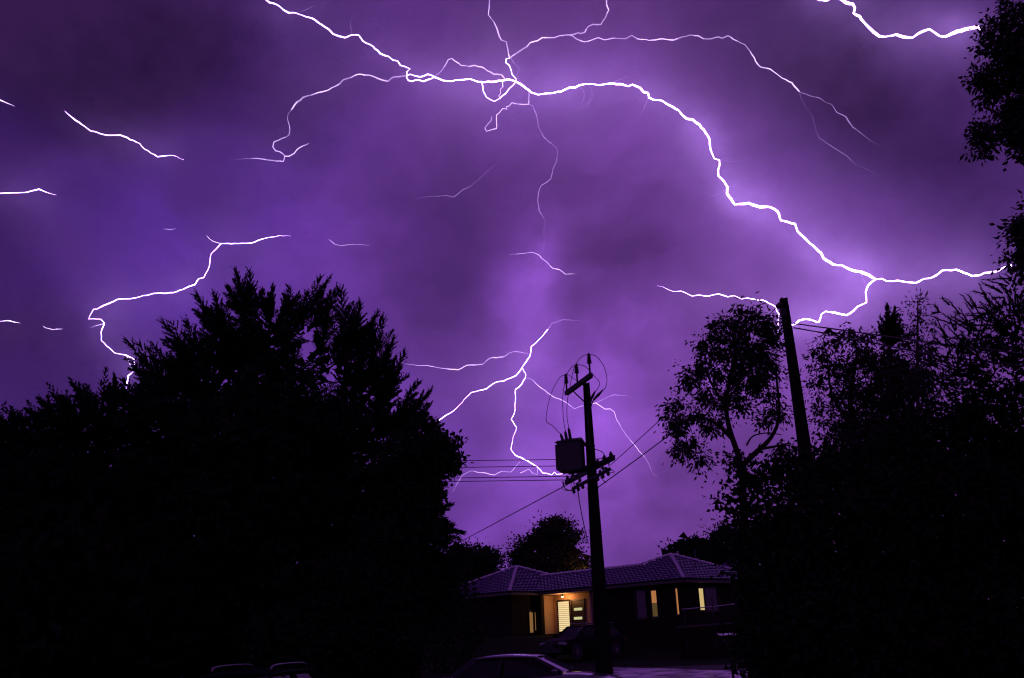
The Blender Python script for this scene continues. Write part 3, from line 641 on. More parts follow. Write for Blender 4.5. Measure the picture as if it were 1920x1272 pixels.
MB().bar(tc_ + tx * tw * .9 + ZU * .3, Vector((POLE.x, POLE.y, tc_.z + .3)), .08, .08).build('bracket', M['dark_steel'], pole)
MB().bar(tc_ - ZU * .45 - tx * .1, Vector((POLE.x, POLE.y, tc_.z - .36)), .05, .05).build('brace', M['dark_steel'], pole)
# lower arms
ZB = P(1118, 880, PY).z
bL, bR = arm_pts((1062, 905), (1150, 858), ZB)
MB().bar(bL, bR, .10, .12).build('crossarm', M['dark_steel'], pole)
eL, eR = arm_pts((1074, 917), (1143, 880), ZB - .38)
MB().bar(eL, eR, .07, .07).build('crossarm', M['dark_steel'], pole)
for t in (.03, .16, .29, .70, .83, .96):
    p = bL.lerp(bR, t)
    g = MB().tube([p + ZU * .03, p + ZU * .12], .016, 6); g.lathe(p + ZU * .06, ZU, [(0, .03), (.03, .055), (.06, .05), (.09, .03), (.12, .02)], 9); g.build('pin_insulator', M['porcelain'], pole)
    q = eL.lerp(eR, t); MB().lathe(q - ZU * .04, -ZU, [(0, .025), (.03, .045), (.07, .045), (.1, .02)], 9).build('shackle_insulator', M['porcelain'], pole)
    d = Vector((rr.uniform(-.14, .14), -.05, -.24 - rr.random() * .12))
    MB().tube(smooth_path([p + ZU * .04, p + d * .6 + Vector((-.1, 0, 0)), p + d, q - ZU * .06]), .009, 5).build('jumper', M['cable'], pole)
for pts in ([(1112, 842), (1128, 847), (1136, 858), (1138, 866)], [(1112, 861), (1132, 860), (1146, 856)], [(1057, 903), (1058, 914), (1068, 920), (1082, 916), (1092, 908)], [(1054, 902), (1060, 917), (1072, 919), (1086, 905)],
            [(1140, 866), (1142, 880), (1134, 885), (1122, 885)], [(1122, 889), (1130, 900), (1137, 906)], [(1075, 905), (1079, 915), (1084, 905), (1090, 895)]):
    droplead(pts, PY - .1, PY - .1, .011, 'jumper')
for px, py in ((1130, 875), (1136, 876), (1071, 899), (1083, 905), (1087, 898), (1066, 901), (1125, 882)):
    MB().lathe(P(px, py, PY - .15), -ZU, [(0, .03), (.03, .045), (.07, .04), (.1, .015)], 8).build('fuse_holder', M['porcelain'], pole)
droplead([(1083, 918), (1088, 950), (1095, 985), (1103, 1020)], PY - .2, PY - .16, .012, 'riser_cable')

# ------------------------------------------------------------------ second pole
P2Y = 19.0
b2 = P(1499, 760, P2Y); t2 = P(1477, 561, P2Y); POLE2 = Vector((b2.x - .02, P2Y, 0))
pole2 = empty('power_pole', POLE2, 'bare dark power pole rising from the trees on the right', 'power pole')
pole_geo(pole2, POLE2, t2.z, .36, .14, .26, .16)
pt2 = Vector((POLE2.x, P2Y, t2.z))
i0 = P(1463, 572, P2Y - .05); MB().bar(i0, pt2 - ZU * .12, .05, .06).build('bracket', M['dark_steel'], pole2)
MB().lathe(P(1456, 577, P2Y - .05), i0 - P(1456, 577, P2Y - .05), [(0, .03), (.03, .07), (.08, .06), (.1, .075), (.15, .07), (.18, .03)], 10).build('strain_insulator', M['porcelain'], pole2)
bxp = P(1468, 586, P2Y - .1); MB().box(bxp, (.06, 0, 0), (0, .06, 0), (0, 0, .09)).build('fuse_box', M['dark_steel'], pole2)
for k in range(2): droplead([(1464 + 4 * k, 596), (1461 + 5 * k, 606), (1469 + k, 612)], P2Y - .1, P2Y - .05, .008, 'jumper', root=pole2)

# ------------------------------------------------------------------ overhead lines
def line(name, pts, r, label, sag=0, group=None):
    a = [P(x, y, d) for x, y, d in pts]; pp = []
    for i in range(len(a) - 1):
        n = 14
        for k in range(n + (i == len(a) - 2)):
            t = k / n; q = a[i].lerp(a[i + 1], t); q.z -= sag * 4 * t * (1 - t); pp.append(q)
    MB().tube(pp, r, 5).build(name, M['cable'], None, label=label, cat='cable', group=group)
for (y0, y1, xe, lab) in ((862, 868, 1050, 'topmost of the four level cables running left from the transformer pole'), (874, 882, 1050, 'second from top of the four level cables left of the transformer pole'),
                      (893, 902, 1086, 'third from top of the four level cables left of the transformer pole'), (900, 908, 1078, 'lowest of the four level cables running left from the transformer pole')):
    line('power_line', [(xe, y0, PY + (.3 if y0 < 880 else 0)), (500, y1, 35), (-300, y1 - 20, 48)], .011, lab)
line('power_line', [(1064, 909, PY), (800, 1050, 37), (700, 1104, 44)], .014, 'service cable sloping down left from the transformer pole past the cypress')
line('power_line', [(1144, 873, PY - .4), (1455, 578, P2Y - .06)], .010, 'upper of the two cables rising right from transformer pole to bare pole', sag=.05)
line('power_line', [(1120, 915, PY - .1), (1482, 640, P2Y - .06)], .014, 'lower thicker cable rising right from transformer pole to bare pole', sag=.05)
for k, (ya, yb, lab) in enumerate(((607, 645, 'upper twisted cable leaving the bare right pole towards the right trees'), (615, 668, 'lower twisted cable leaving the bare right pole towards the right trees'))):
    line('power_line', [(1488, ya, P2Y - .05), (1540, ya + 7 + 2 * k, P2Y - 1), (1760, yb, P2Y - 4.5), (2100, yb + 40, 11)], .016, lab)
line('power_line', [(1575, 718, 12.9), (1705, 689, 12.6), (2000, 630, 11.5)], .008, 'faint single wire low across the dark right hand trees')
for k, lab in enumerate(('upper of two thin distant wires above the porch end of the house', 'lower of two thin distant wires above the porch end of the house')):
    line('power_line', [(700, 1037 + 6 * k, 90), (965, 1027 + 6 * k, 84), (1010, 1025.5 + 6 * k, 83)], .016, lab)

# ------------------------------------------------------------------ foliage
def unit(a): return a / np.maximum(np.linalg.norm(a, axis=-1, keepdims=True), 1e-9)
def rnd_dir(n): return unit(rng.normal(size=(n, 3)))
def perp(d): return unit(np.cross(d, rnd_dir(d.shape[0]) + 1e-3))
class Crown:
    def __init__(s): s.t = []
    def add(s, a, b, c): s.t.append(np.stack([a, b, c], axis=1))
    def leaves(s, c, d, l, w):                        # lens-shaped leaf: two triangles folded at the midrib
        d = unit(d); x = perp(d); l = np.asarray(l).reshape(-1, 1); w = np.asarray(w).reshape(-1, 1)
        mid = c + d * l * .45; tip = c + d * l
        s.add(c, mid + x * w, tip); s.add(c, tip, mid - x * w)
    def clumps(s, c, size):                           # coarse leafy twig masses deep inside the crown
        d = rnd_dir(len(c)); x = perp(d); y = np.cross(d, x); size = np.asarray(size).reshape(-1, 1)
        s.add(c - x * size, c + x * size * .7 + y * size * .5, c + y * size - d * size * .4)
    def boughs(s, O, D, L, K=12, Mn=9, wide=.40, curl=.10, droop=0.0, sw=.030):
        # feathery cypress boughs: axis > side plumes > scale-leaf sprigs
        n = len(O); D = unit(D); L = np.asarray(L).reshape(-1, 1)
        S = unit(np.cross(D, np.array([0, .6, .5]) + .8 * rng.normal(size=(n, 3)))); T = np.cross(S, D)
        upv = np.array([0, 0, 1.0])
        def axis(t): return O + D * L * t + upv * L * (curl * t * t - droop * t * t)
        for k in range(K):
            t = (k + .35) / K; base = axis(t); tang = unit(axis(t + .05) - axis(t - .05))
            phi = rng.uniform(-.45, .45, (n, 1)) + (0 if k % 2 else math.pi)
            side = S * np.cos(phi) + T * np.sin(phi)
            a = R_(46) - R_(16) * t
            pd = unit(tang * math.cos(a) + side * math.sin(a) + upv * .15)
            pl = L * wide * (1 - .72 * t) * rng.uniform(.7, 1.25, (n, 1))
            ps = unit(np.cross(pd, tang + .2 * rng.normal(size=(n, 3)))); 
            wv = ps * (.012 + .01 * L)
            s.add(base - wv, base + wv, base + pd * pl)
            for m in range(Mn):
                q = (m + .5) / Mn; b2 = base + pd * pl * q; sg = 1 if m % 2 else -1
                qd = unit(pd * .75 + ps * (.62 * sg) + .25 * rng.normal(size=(n, 3))); ql = pl * .42 * (1 - .6 * q) * rng.uniform(.7, 1.3, (n, 1))
                ww = perp(qd) * (sw * rng.uniform(.7, 1.2, (n, 1)))
                s.add(b2 - ww, b2 + ww, b2 + qd * ql)
        tip = axis(1.0); td = unit(axis(1.0) - axis(.9))
        for i in range(5):
            qd = unit(td + .35 * rng.normal(size=(n, 3))); ww = perp(qd) * sw; b2 = axis(.86 + .03 * i); s.add(b2 - ww, b2 + ww, b2 + qd * L * .16)
    def build(s, root, m, name='crown'): return mk_tris(name, np.concatenate(s.t), m, root)
def blob(px, py, rx, ry, depth, rd=None):             # ellipsoid: centre on that line of sight, radii in metres
    c = P(px, py, depth); k = depth / FPX; return np.array(c), np.array([rx * k, (rd if rd is not None else (rx + ry) / 2 * k), ry * k])
def in_blob(b, n, r0=0, r1=1):
    d = rnd_dir(n); r = (rng.uniform(r0 ** 3, r1 ** 3, (n, 1))) ** (1 / 3); return b[0] + d * r * b[1], d
def trunk(root, base, pts, r0, r1, n=8):
    k = len(pts); MB().tube(smooth_path(pts, 4), [r0 + (r1 - r0) * i / ((k - 1) * 4) for i in range((k - 1) * 4 + 1)], n).build('trunk', M['bark'], root, smooth=True)
def limb(root, pts, r0, r1):
    pp = smooth_path(pts, 4); MB().tube(pp, [r0 + (r1 - r0) * i / (len(pp) - 1) for i in range(len(pp))], 6).build('limb', M['bark'], root, smooth=True)
def npv(v_): return np.array(v_, dtype=float)

# --- conifer: crown of cypress boughs over blobs, plus explicit leading boughs at the skyline
def conifer(label, base, blobs, leaders, dens=26, L=1.0, fill=60, name='cypress_tree', cat='tree', group=None, trunks=(), sw=.021, up=.55, fill_r=.82, fs=.26, tr0=.28):
    root = empty(name, base, label, cat, group)
    bx, by = base[0], base[1]
    for t in trunks: trunk(root, base, t, tr0, .04)
    cr = Crown()
    for b in blobs:
        area = (b[1][0] * b[1][2] * b[1][1]) ** (2 / 3) * 4
        n = max(6, int(dens * area))
        p, d = in_blob(b, n, .55, .92)
        out = d * np.array([1.25, 1, .7]) + np.array([0, 0, up]) + .28 * rng.normal(size=(n, 3))
        hor = p - np.array([bx, by, 0]); hor[:, 2] = 0; out += .45 * unit(hor)
        cr.boughs(p, out, L * rng.uniform(.55, 1.2, n) * min(1, b[1].min() * 1.1), sw=sw)
        vol = b[1].prod() * 4
        c, _ = in_blob(b, int(fill * vol), 0, fill_r); cr.clumps(c, rng.uniform(.5, 1.2, len(c)) * fs)
    for l in leaders:                                 # (start px, py), (tip px, py), depth: a leading branch with its side branches
        (x0, y0), (x1, y1), dp = l; a = npv(P(x0, y0, dp)); b = npv(P(x1, y1, dp - .3)); d = b - a; ln = np.linalg.norm(d)
        Os = [a, a + .1 * d]; Ds = [d, d + rng.normal(size=3) * .06 * ln]; Ls = [ln, ln * .86]
        for k in range(9):
            t = .05 + .07 * k; sd = np.cross(d / ln, rnd_dir(1)[0]); sd /= np.linalg.norm(sd); sd[1] *= .5
            Os.append(a + d * t); Ds.append(d / ln * .85 + sd * np.array([.7, .4, .35]) + np.array([.25 * np.sign(x1 - 500), 0, -.02])); Ls.append(ln * (.52 - .4 * t) * rng.uniform(.8, 1.2))
        cr.boughs(np.array(Os), np.array(Ds), Ls, K=18, Mn=10, curl=.03, wide=.42, sw=sw)
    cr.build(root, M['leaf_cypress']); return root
TD = 26.0
def bl(px, py, rx, ry, dd=0, rd=None): return blob(px, py, rx, ry, TD + dd, rd)
cyp_base = P(520, 1272, TD); cyp_base.z = 0
conifer('huge dark cypress with feathery upswept boughs filling the left of the scene', cyp_base,
    [bl(500, 640, 78, 50), bl(440, 650, 64, 50), bl(545, 610, 30, 26), bl(400, 700, 75, 60), bl(345, 745, 66, 48), bl(290, 800, 90, 60, -.5), bl(515, 740, 92, 95), bl(470, 830, 180, 105, -.5),
     bl(652, 660, 24, 60, .6, .8), bl(672, 735, 48, 62, .6), bl(712, 720, 24, 40, .8, .7), bl(722, 785, 42, 45, .6), bl(598, 690, 20, 60, 1.0, .6), bl(620, 820, 112, 90, .3), bl(752, 800, 26, 26, .4, .6),
     bl(420, 965, 260, 145, -.5, 2.2), bl(650, 955, 135, 105), bl(540, 1100, 270, 135, 0, 2.0), bl(250, 925, 160, 115, -.3), bl(720, 1060, 85, 110, 0), bl(300, 1150, 300, 120, .6, 1.8), bl(520, 1220, 270, 100, .8, 1.6)],
    [((470, 605), (441, 510), 26.0), ((475, 605), (467, 511), 26.2), ((505, 610), (492, 545), 26.0), ((545, 610), (540, 540), 26.0), ((550, 620), (617, 525), 25.8), ((575, 625), (632, 543), 26.4), ((650, 660), (637, 546), 26.5), ((520, 600), (560, 552), 26.0),
     ((652, 670), (676, 572), 26.5), ((660, 680), (708, 590), 26.6), ((690, 725), (715, 596), 26.6), ((690, 740), (738, 640), 26.5), ((700, 755), (760, 664), 26.5), ((430, 655), (369, 556), 26.0), ((430, 640), (402, 550), 26.0), ((470, 620), (425, 540), 26.0),
     ((400, 710), (345, 606), 25.8), ((390, 710), (304, 608), 25.7), ((355, 740), (286, 648), 25.7), ((340, 750), (241, 646), 25.5), ((310, 770), (252, 690), 25.5), ((735, 815), (808, 735), 26.0), ((735, 800), (784, 720), 26.2), ((745, 825), (808, 762), 26.0),
     ((300, 800), (228, 714), 25.5), ((600, 680), (612, 575), 26.8), ((430, 640), (385, 585), 26.1), ((500, 610), (512, 538), 26.2), ((620, 690), (655, 600), 26.7), ((660, 720), (690, 640), 26.4), ((370, 720), (330, 640), 25.8), ((710, 760), (748, 690), 26.3)],
    trunks=([(cyp_base.x, TD, 0), P(510, 1000, TD), P(490, 800, TD), P(470, 620, TD)], [(cyp_base.x + .3, TD + .3, 0), P(600, 1000, TD + .4), P(640, 800, TD + .5), P(650, 640, TD + .5)]), L=.55, dens=24, fill=50, up=.12, sw=.027, fs=.30)
sh_base = P(120, 1272, 24.5); sh_base.z = 0
def bs(px, py, rx, ry, dd=0, rd=None): return blob(px, py, rx, ry, 24.5 + dd, rd)
conifer('low ragged conifer hedge along the left edge beside the huge cypress', sh_base,
    [bs(190, 790, 75, 55), bs(110, 820, 75, 60), bs(30, 850, 80, 60), bs(-60, 850, 90, 60), bs(60, 930, 170, 110), bs(-40, 1000, 150, 150), bs(130, 1050, 200, 150), bs(60, 1180, 260, 140), bs(260, 1150, 150, 130)],
    [((215, 765), (214, 705), 24.6), ((190, 780), (133, 722), 24.4), ((150, 790), (96, 738), 24.4), ((110, 790), (72, 745), 24.4), ((90, 800), (46, 768), 24.4), ((60, 800), (18, 780), 24.3), ((20, 810), (-5, 782), 24.3), ((240, 760), (228, 725), 24.6)],
    name='conifer_hedge', cat='hedge', L=.8, dens=20, sw=.027, fill=40, fs=.3)

# --- broadleaf shrub / gum builders
def leafy(label, base, blobs, leaf=(.10, .03), dens=900, m='leaf_shrub', name='shrub', cat='shrub', hang=0.0, fill=60, clusters=0, csize=.25, group=None, limbs=(), trunks=(), fill_r=.75, tr=(.12, .03), fs=.20):
    root = empty(name, base, label, cat, group)
    for t in trunks: trunk(root, base, t, *tr)
    for pts, r0, r1 in limbs: limb(root, pts, r0, r1)
    cr = Crown()
    for b in blobs:
        vol = b[1].prod() * 4.2
        if clusters:
            k = max(4, int(clusters * vol)); cc, cdir = in_blob(b, k, .25, 1)
            per = max(8, int(dens / clusters)); ci = np.repeat(np.arange(k), per)
            off = rng.normal(size=(k * per, 3)) * (csize * rng.uniform(.45, 1.6, (k, 1)))[ci] * np.array([1, 1, .8]); p = cc[ci] + off
            d = unit(off) + .7 * rng.normal(size=(k * per, 3)) * .6 + np.array([0, 0, -hang])
        else:
            n = int(dens * vol); p, dd = in_blob(b, n, .3, 1.0); d = dd + .7 * rng.normal(size=(n, 3)) + np.array([0, 0, -hang])
        n = len(p); cr.leaves(p, d, leaf[0] * rng.uniform(.6, 1.4, n), leaf[1] * rng.uniform(.6, 1.3, n))
        if fill: c, _ = in_blob(b, int(fill * vol), 0, fill_r); cr.clumps(c, rng.uniform(.5, 1.2, len(c)) * fs)
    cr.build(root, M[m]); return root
def B(dp):
    return lambda px, py, rx, ry, dd=0, rd=None: blob(px, py, rx, ry, dp + dd, rd)
def gnd(px, dp): p = P(px, 1200, dp); return Vector((p.x, dp, gz(dp)))

# leafy bulge on the right of the cypress, and the fir branches under it
b = B(24.6)
leafy('rounded leafy tree pressed against the right flank of the huge cypress', gnd(760, 24.6), [b(805, 840, 58, 46), b(770, 870, 80, 60), b(838, 862, 34, 42), b(760, 930, 70, 50), b(740, 1010, 80, 70), b(690, 1120, 100, 110), b(800, 800, 28, 20), b(620, 1220, 170, 100), b(800, 915, 34, 24)],
      leaf=(.13, .045), dens=900, clusters=22, csize=.10, fill=110, name='leafy_tree', cat='tree', trunks=([gnd(755, 24.6), P(760, 1100, 24.6), P(780, 900, 24.6)],), fill_r=.8)
conifer('small fir with level drooping branches below the rounded leafy tree', gnd(775, 27), [blob(790, 985, 36, 34, 27, .6), blob(775, 1030, 40, 34, 27, .7), blob(770, 1100, 80, 90, 27), blob(800, 945, 20, 26, 27, .4)],
    [((800, 990), (870, 1003), 26.8), ((800, 1000), (862, 1014), 26.8), ((800, 965), (848, 948), 26.8), ((800, 975), (852, 985), 26.8), ((800, 945), (838, 927), 26.8), ((800, 1010), (850, 1030), 26.8), ((790, 1030), (835, 1048), 26.8), ((800, 925), (838, 908), 26.8)],
    name='fir_tree', L=.85, up=.0, dens=22, trunks=([gnd(775, 27), P(785, 1100, 27), P(795, 930, 27)],))
b = B(66)
leafy('dense round bush tree behind the left end of the tiled house', gnd(880, 66), [b(893, 1046, 34, 22), b(918, 1056, 24, 22), b(868, 1050, 30, 22), b(868, 1072, 40, 26), b(890, 1100, 60, 30), b(850, 1060, 22, 16), b(830, 1085, 36, 36)], leaf=(.22, .075), dens=240, fill=11, clusters=2.2, csize=.36, name='bush_tree', cat='tree', fs=.7)
b = B(40)
leafy('thin twiggy shrub with light showing through left of the tiled house', gnd(820, 40), [b(835, 1045, 22, 22), b(815, 1065, 26, 26), b(850, 1075, 26, 30), b(830, 1110, 50, 50), b(840, 1180, 60, 80)], leaf=(.2, .05), dens=150, fill=3, clusters=7, csize=.25, name='shrub', cat='shrub',
      limbs=[([gnd(830, 40), P(828, 1120, 40), P(820, 1050, 40)], .05, .02), ([gnd(835, 40), P(845, 1120, 40), P(858, 1055, 40)], .05, .02)])
b = B(78)
gb = gnd(1035, 78)
leafy('tall clumpy gum tree standing behind the house porch', gb, [b(1050, 985, 24, 17), b(1028, 995, 22, 16), b(1078, 1000, 15, 11), b(1000, 1012, 16, 15), b(978, 1022, 14, 13), b(1030, 1020, 36, 20), b(985, 1045, 24, 17), b(1010, 1065, 50, 26), b(1065, 1055, 42, 24), b(1040, 1080, 70, 24), b(1062, 1020, 14, 10)],
      leaf=(.22, .075), dens=240, fill=9, clusters=2.2, csize=.36, name='gum_tree', cat='tree', m='leaf_gum', fs=.75, trunks=([gb, P(1032, 1080, 78), P(1040, 1000, 78)],), limbs=[([P(1032, 1060, 78), P(1060, 1030, 78), P(1078, 1004, 78)], .14, .05), ([P(1032, 1060, 78), P(1005, 1040, 78), P(982, 1024, 78)], .14, .05)], tr=(.35, .08))
b = B(72)
leafy('leafy tree rising behind the right hip of the tiled house', gnd(1310, 72), [b(1265, 1032, 24, 12), b(1292, 1022, 20, 16), b(1320, 1028, 30, 20), b(1350, 1020, 26, 24), b(1375, 1010, 26, 26), b(1310, 1055, 60, 24), b(1370, 1045, 40, 26)], leaf=(.22, .075), dens=240, fill=10, clusters=2.2, csize=.36, name='leafy_tree', cat='tree', fs=.7)
for px, py, w, dp, lab in ((700, 1130, 260, 95, 'wide dark tree mass far behind the left hedge'), (1500, 1040, 220, 95, 'wide dark tree mass far behind the right hedge')):
    b = B(dp); leafy(lab, gnd(px, dp), [b(px + rng.uniform(-w, w), py + 30 + rng.uniform(-10, 20), 60, 26) for _ in range(9)], leaf=(.5, .2), dens=30, fill=6, name='distant_tree', cat='tree', fs=1.0)

# right gum with open limbs
b0 = B(25); b = lambda x_, y_, rx, ry: b0(x_, y_, rx * 1.08, ry * 1.1)
GT = gnd(1400, 25); g = 25
leafy('open gum tree with drooping leaf clumps left of the bare right pole', GT,
    [b(1398, 592, 30, 20), b(1372, 606, 20, 14), b(1345, 618, 24, 20), b(1428, 615, 34, 24), b(1325, 648, 20, 16), b(1385, 640, 34, 26), b(1450, 640, 22, 24), b(1350, 665, 30, 22), b(1420, 665, 34, 24), b(1310, 690, 26, 18), b(1390, 690, 34, 24), b(1345, 712, 24, 18), b(1448, 690, 20, 26), b(1290, 720, 24, 18), b(1418, 718, 34, 22),
     b(1318, 745, 30, 18), b(1380, 728, 24, 20), b(1360, 752, 22, 14), b(1270, 762, 18, 16), b(1300, 785, 26, 14), b(1275, 812, 20, 16), b(1262, 790, 10, 12), b(1292, 836, 22, 14), b(1315, 860, 12, 12), b(1270, 848, 12, 10), b(1345, 788, 18, 10), b(1445, 745, 20, 16), b(1462, 778, 14, 18), b(1432, 790, 12, 8), b(1380, 872, 22, 20), b(1470, 845, 18, 12), b(1395, 765, 16, 10), b(1330, 805, 14, 8)],
    leaf=(.15, .029), dens=1500, m='leaf_gum', name='gum_tree', cat='tree', hang=.7, fill=150, clusters=28, csize=.13, fill_r=.58, fs=.16,
    trunks=([GT, P(1395, 950, g), P(1388, 870, g), P(1368, 805, g), P(1362, 760, g), P(1372, 690, g), P(1392, 610, g)],),
    limbs=[([P(1375, 825, g), P(1350, 800, g), P(1330, 788, g), P(1300, 780, g), P(1275, 800, g)], .07, .02), ([P(1390, 875, g), P(1416, 850, g), P(1446, 820, g), P(1461, 778, g), P(1455, 700, g)], .10, .03), ([P(1425, 842, g), P(1450, 838, g), P(1478, 832, g)], .05, .02),
           ([P(1365, 770, g), P(1340, 730, g), P(1320, 690, g)], .06, .02), ([P(1368, 720, g), P(1410, 690, g), P(1430, 640, g)], .06, .02), ([P(1400, 835, g - .1), P(1412, 818, g), P(1440, 812, g), P(1466, 816, g)], .03, .012), ([P(1382, 660, g), P(1360, 630, g)], .04, .015)])
b = B(22)
leafy('airy gum tree with light gaps just right of the bare pole', gnd(1600, 22),
    [b(1560, 638, 34, 22), b(1600, 628, 36, 20), b(1540, 670, 22, 26), b(1575, 690, 40, 30), b(1640, 640, 32, 24), b(1620, 680, 44, 34), b(1660, 690, 50, 40), b(1535, 715, 16, 24), b(1590, 740, 44, 22), b(1650, 750, 70, 40), b(1720, 720, 50, 50), b(1560, 800, 30, 18), b(1620, 800, 80, 40), b(1700, 640, 26, 26), b(1540, 770, 12, 16), b(1740, 665, 30, 26)],
    leaf=(.13, .023), dens=1250, m='leaf_gum', name='gum_tree', cat='tree', hang=.6, fill=60, clusters=22, csize=.14, fs=.17, fill_r=.7,
    trunks=([gnd(1600, 22), P(1600, 850, 22), P(1595, 740, 22), P(1610, 650, 22)],), limbs=[([P(1598, 800, 22), P(1560, 740, 22), P(1550, 660, 22)], .05, .015), ([P(1598, 780, 22), P(1650, 720, 22), P(1680, 660, 22)], .06, .015)])
conifer('small pointed conifer top poking out of the right hand trees', gnd(1668, 20), [blob(1672, 670, 18, 36, 20, .3), blob(1680, 730, 36, 44, 20, .5), blob(1690, 850, 70, 110, 20)],
    [((1664, 640), (1663, 574), 20), ((1668, 625), (1679, 578), 20), ((1672, 640), (1688, 600), 20), ((1668, 650), (1650, 615), 20), ((1670, 650), (1694, 622), 20)], name='conifer_tree', tr0=.09, L=.5, dens=40, sw=.018, trunks=([gnd(1668, 20), P(1672, 800, 20), P(1666, 600, 20)],))
b = B(19)
leafy('wispy thin topped tree between pointed conifer and spiky tree', gnd(1722, 19), [b(1720, 568, 11, 14), b(1722, 592, 15, 16), b(1712, 615, 20, 18), b(1735, 622, 18, 18), b(1720, 650, 34, 26), b(1720, 720, 50, 50)], leaf=(.11, .016), dens=900, m='leaf_gum', name='wispy_tree', cat='tree', hang=-.3, fill=8, clusters=36, csize=.10,
      trunks=([gnd(1722, 19), P(1722, 800, 19), P(1721, 560, 19)],), tr=(.08, .012))
# spiky tree at the right edge: long stiff foliage spikes
def spiky(label, base, blobs, leaders, name='spiky_tree'):
    root = empty(name, base, label, 'tree'); cr = Crown(); trunk(root, base, [base, P(1965, 800, 14), P(1925, 560, 14)], .12, .03)
    def spikes(O, D, L):
        n = len(O); D = unit(D); L = np.asarray(L).reshape(-1, 1); x = perp(D); y = np.cross(D, x)
        for k in range(3):
            a = 2 * math.pi * k / 3; c = x * math.cos(a) + y * math.sin(a); a2 = a + 2.1; c2 = x * math.cos(a2) + y * math.sin(a2)
            cr.add(O + c * .020, O + c2 * .020, O + D * L)
        for k in range(16):
            t = (k + .5) / 17; a = k * 2.4; c = x * math.cos(a) + y * math.sin(a); b0 = O + D * L * t; dd = unit(D * .8 + c * .6); ww = np.cross(D, c) * .012
            cr.add(b0 - ww, b0 + ww, b0 + dd * .085)
    for b in blobs:
        n = int(150 * b[1].prod() * 4.2) + 8; p, d = in_blob(b, n, .2, .95); spikes(p, d + np.array([-.25, 0, .6]) + .5 * rng.normal(size=(n, 3)), rng.uniform(.2, .42, n))
        c, _ = in_blob(b, int(260 * b[1].prod() * 4.2), 0, .78); cr.clumps(c, rng.uniform(.5, 1.2, len(c)) * .075)
    for (x0, y0), (x1, y1) in leaders:
        a = npv(P(x0, y0, 13.6)); e = npv(P(x1, y1, 13.5)); spikes(np.array([a]), np.array([e - a]), [np.linalg.norm(e - a)])
    cr.build(root, M['leaf_shrub'])
b = B(14)
spiky('spiky leaved tree with stiff finger like sprigs at the right edge', gnd(1985, 14), [b(1880, 590, 50, 40), b(1840, 620, 46, 34), b(1800, 650, 44, 36), b(1870, 690, 70, 60), b(1800, 720, 60, 44), b(1900, 540, 30, 34), b(1920, 640, 60, 70), b(1770, 690, 26, 26)],
      [((1780, 572), (1765, 558)), ((1800, 590), (1776, 560)), ((1825, 580), (1803, 553)), ((1830, 575), (1815, 552)), ((1850, 553), (1824, 546)), ((1875, 545), (1846, 533)), ((1892, 522), (1855, 524)), ((1790, 610), (1737, 590)), ((1762, 585), (1748, 588)), ((1760, 583), (1752, 572)), ((1902, 490), (1881, 481)), ((1905, 485), (1884, 474)), ((1750, 640), (1722, 652))])
b = B(12)
# tall gum at the right edge whose branches hang into the frame
TG = Vector((P(2060, 700, 12).x, 12, 0))
leafy('tall gum mostly outside the right edge with dark clumps hanging into the sky', TG,
    [b(1905, 40, 46, 34), b(1870, 70, 28, 26), b(1866, 48, 24, 24), b(1852, 92, 24, 24), b(1841, 150, 20, 20), b(1850, 185, 16, 10), b(1836, 250, 17, 24), b(1850, 280, 20, 14), b(1885, 15, 24, 20), b(1890, 110, 48, 36), b(1850, 155, 30, 24), b(1885, 160, 40, 26), b(1835, 150, 14, 16), b(1900, 205, 40, 30), b(1860, 250, 34, 28), b(1905, 255, 34, 30), b(1840, 245, 18, 22), b(1930, 100, 60, 90), b(1935, 300, 30, 26), b(1912, 440, 20, 36), b(1925, 480, 26, 50), b(1960, 200, 80, 120), b(1905, 425, 12, 18), b(1960, 450, 60, 90)],
    leaf=(.085, .022), dens=3600, m='leaf_gum', name='gum_tree', cat='tree', hang=.5, fill=420, clusters=90, csize=.075, fill_r=.78, fs=.12,
    trunks=([TG, P(2050, 900, 12), P(2030, 500, 12), P(2010, 200, 12)],), limbs=[([P(2020, 350, 12), P(1960, 200, 12), P(1900, 160, 12), P(1845, 160, 12)], .06, .012), ([P(2020, 380, 12), P(1950, 290, 12), P(1870, 250, 12)], .05, .012), ([P(2030, 560, 12), P(1960, 480, 12), P(1915, 440, 12)], .05, .012), ([P(2015, 250, 12), P(1950, 90, 12), P(1890, 60, 12)], .05, .012)], tr=(.25, .08))
# dark hedge mass, right
b = B(15.5)
leafy('massive black hedge filling the lower right corner', gnd(1640, 15.5),
    [b(1400, 925, 40, 34), b(1365, 950, 26, 22), b(1420, 893, 44, 26), b(1475, 872, 46, 30), b(1390, 905, 30, 24), b(1440, 900, 50, 36), b(1500, 880, 60, 44), b(1430, 980, 70, 60), b(1470, 1080, 100, 110), b(1400, 1040, 28, 40), b(1415, 1130, 36, 60), b(1440, 1220, 66, 80), b(1560, 880, 80, 60), b(1650, 860, 110, 70), b(1760, 830, 110, 80), b(1880, 800, 110, 90), b(1600, 1000, 180, 140), b(1780, 980, 180, 150), b(1600, 1180, 220, 140), b(1820, 1180, 200, 160), b(1940, 960, 120, 150)],
    leaf=(.09, .034), dens=620, name='hedge', cat='hedge', fill=230, clusters=34, csize=.12, fill_r=.93, fs=.13)

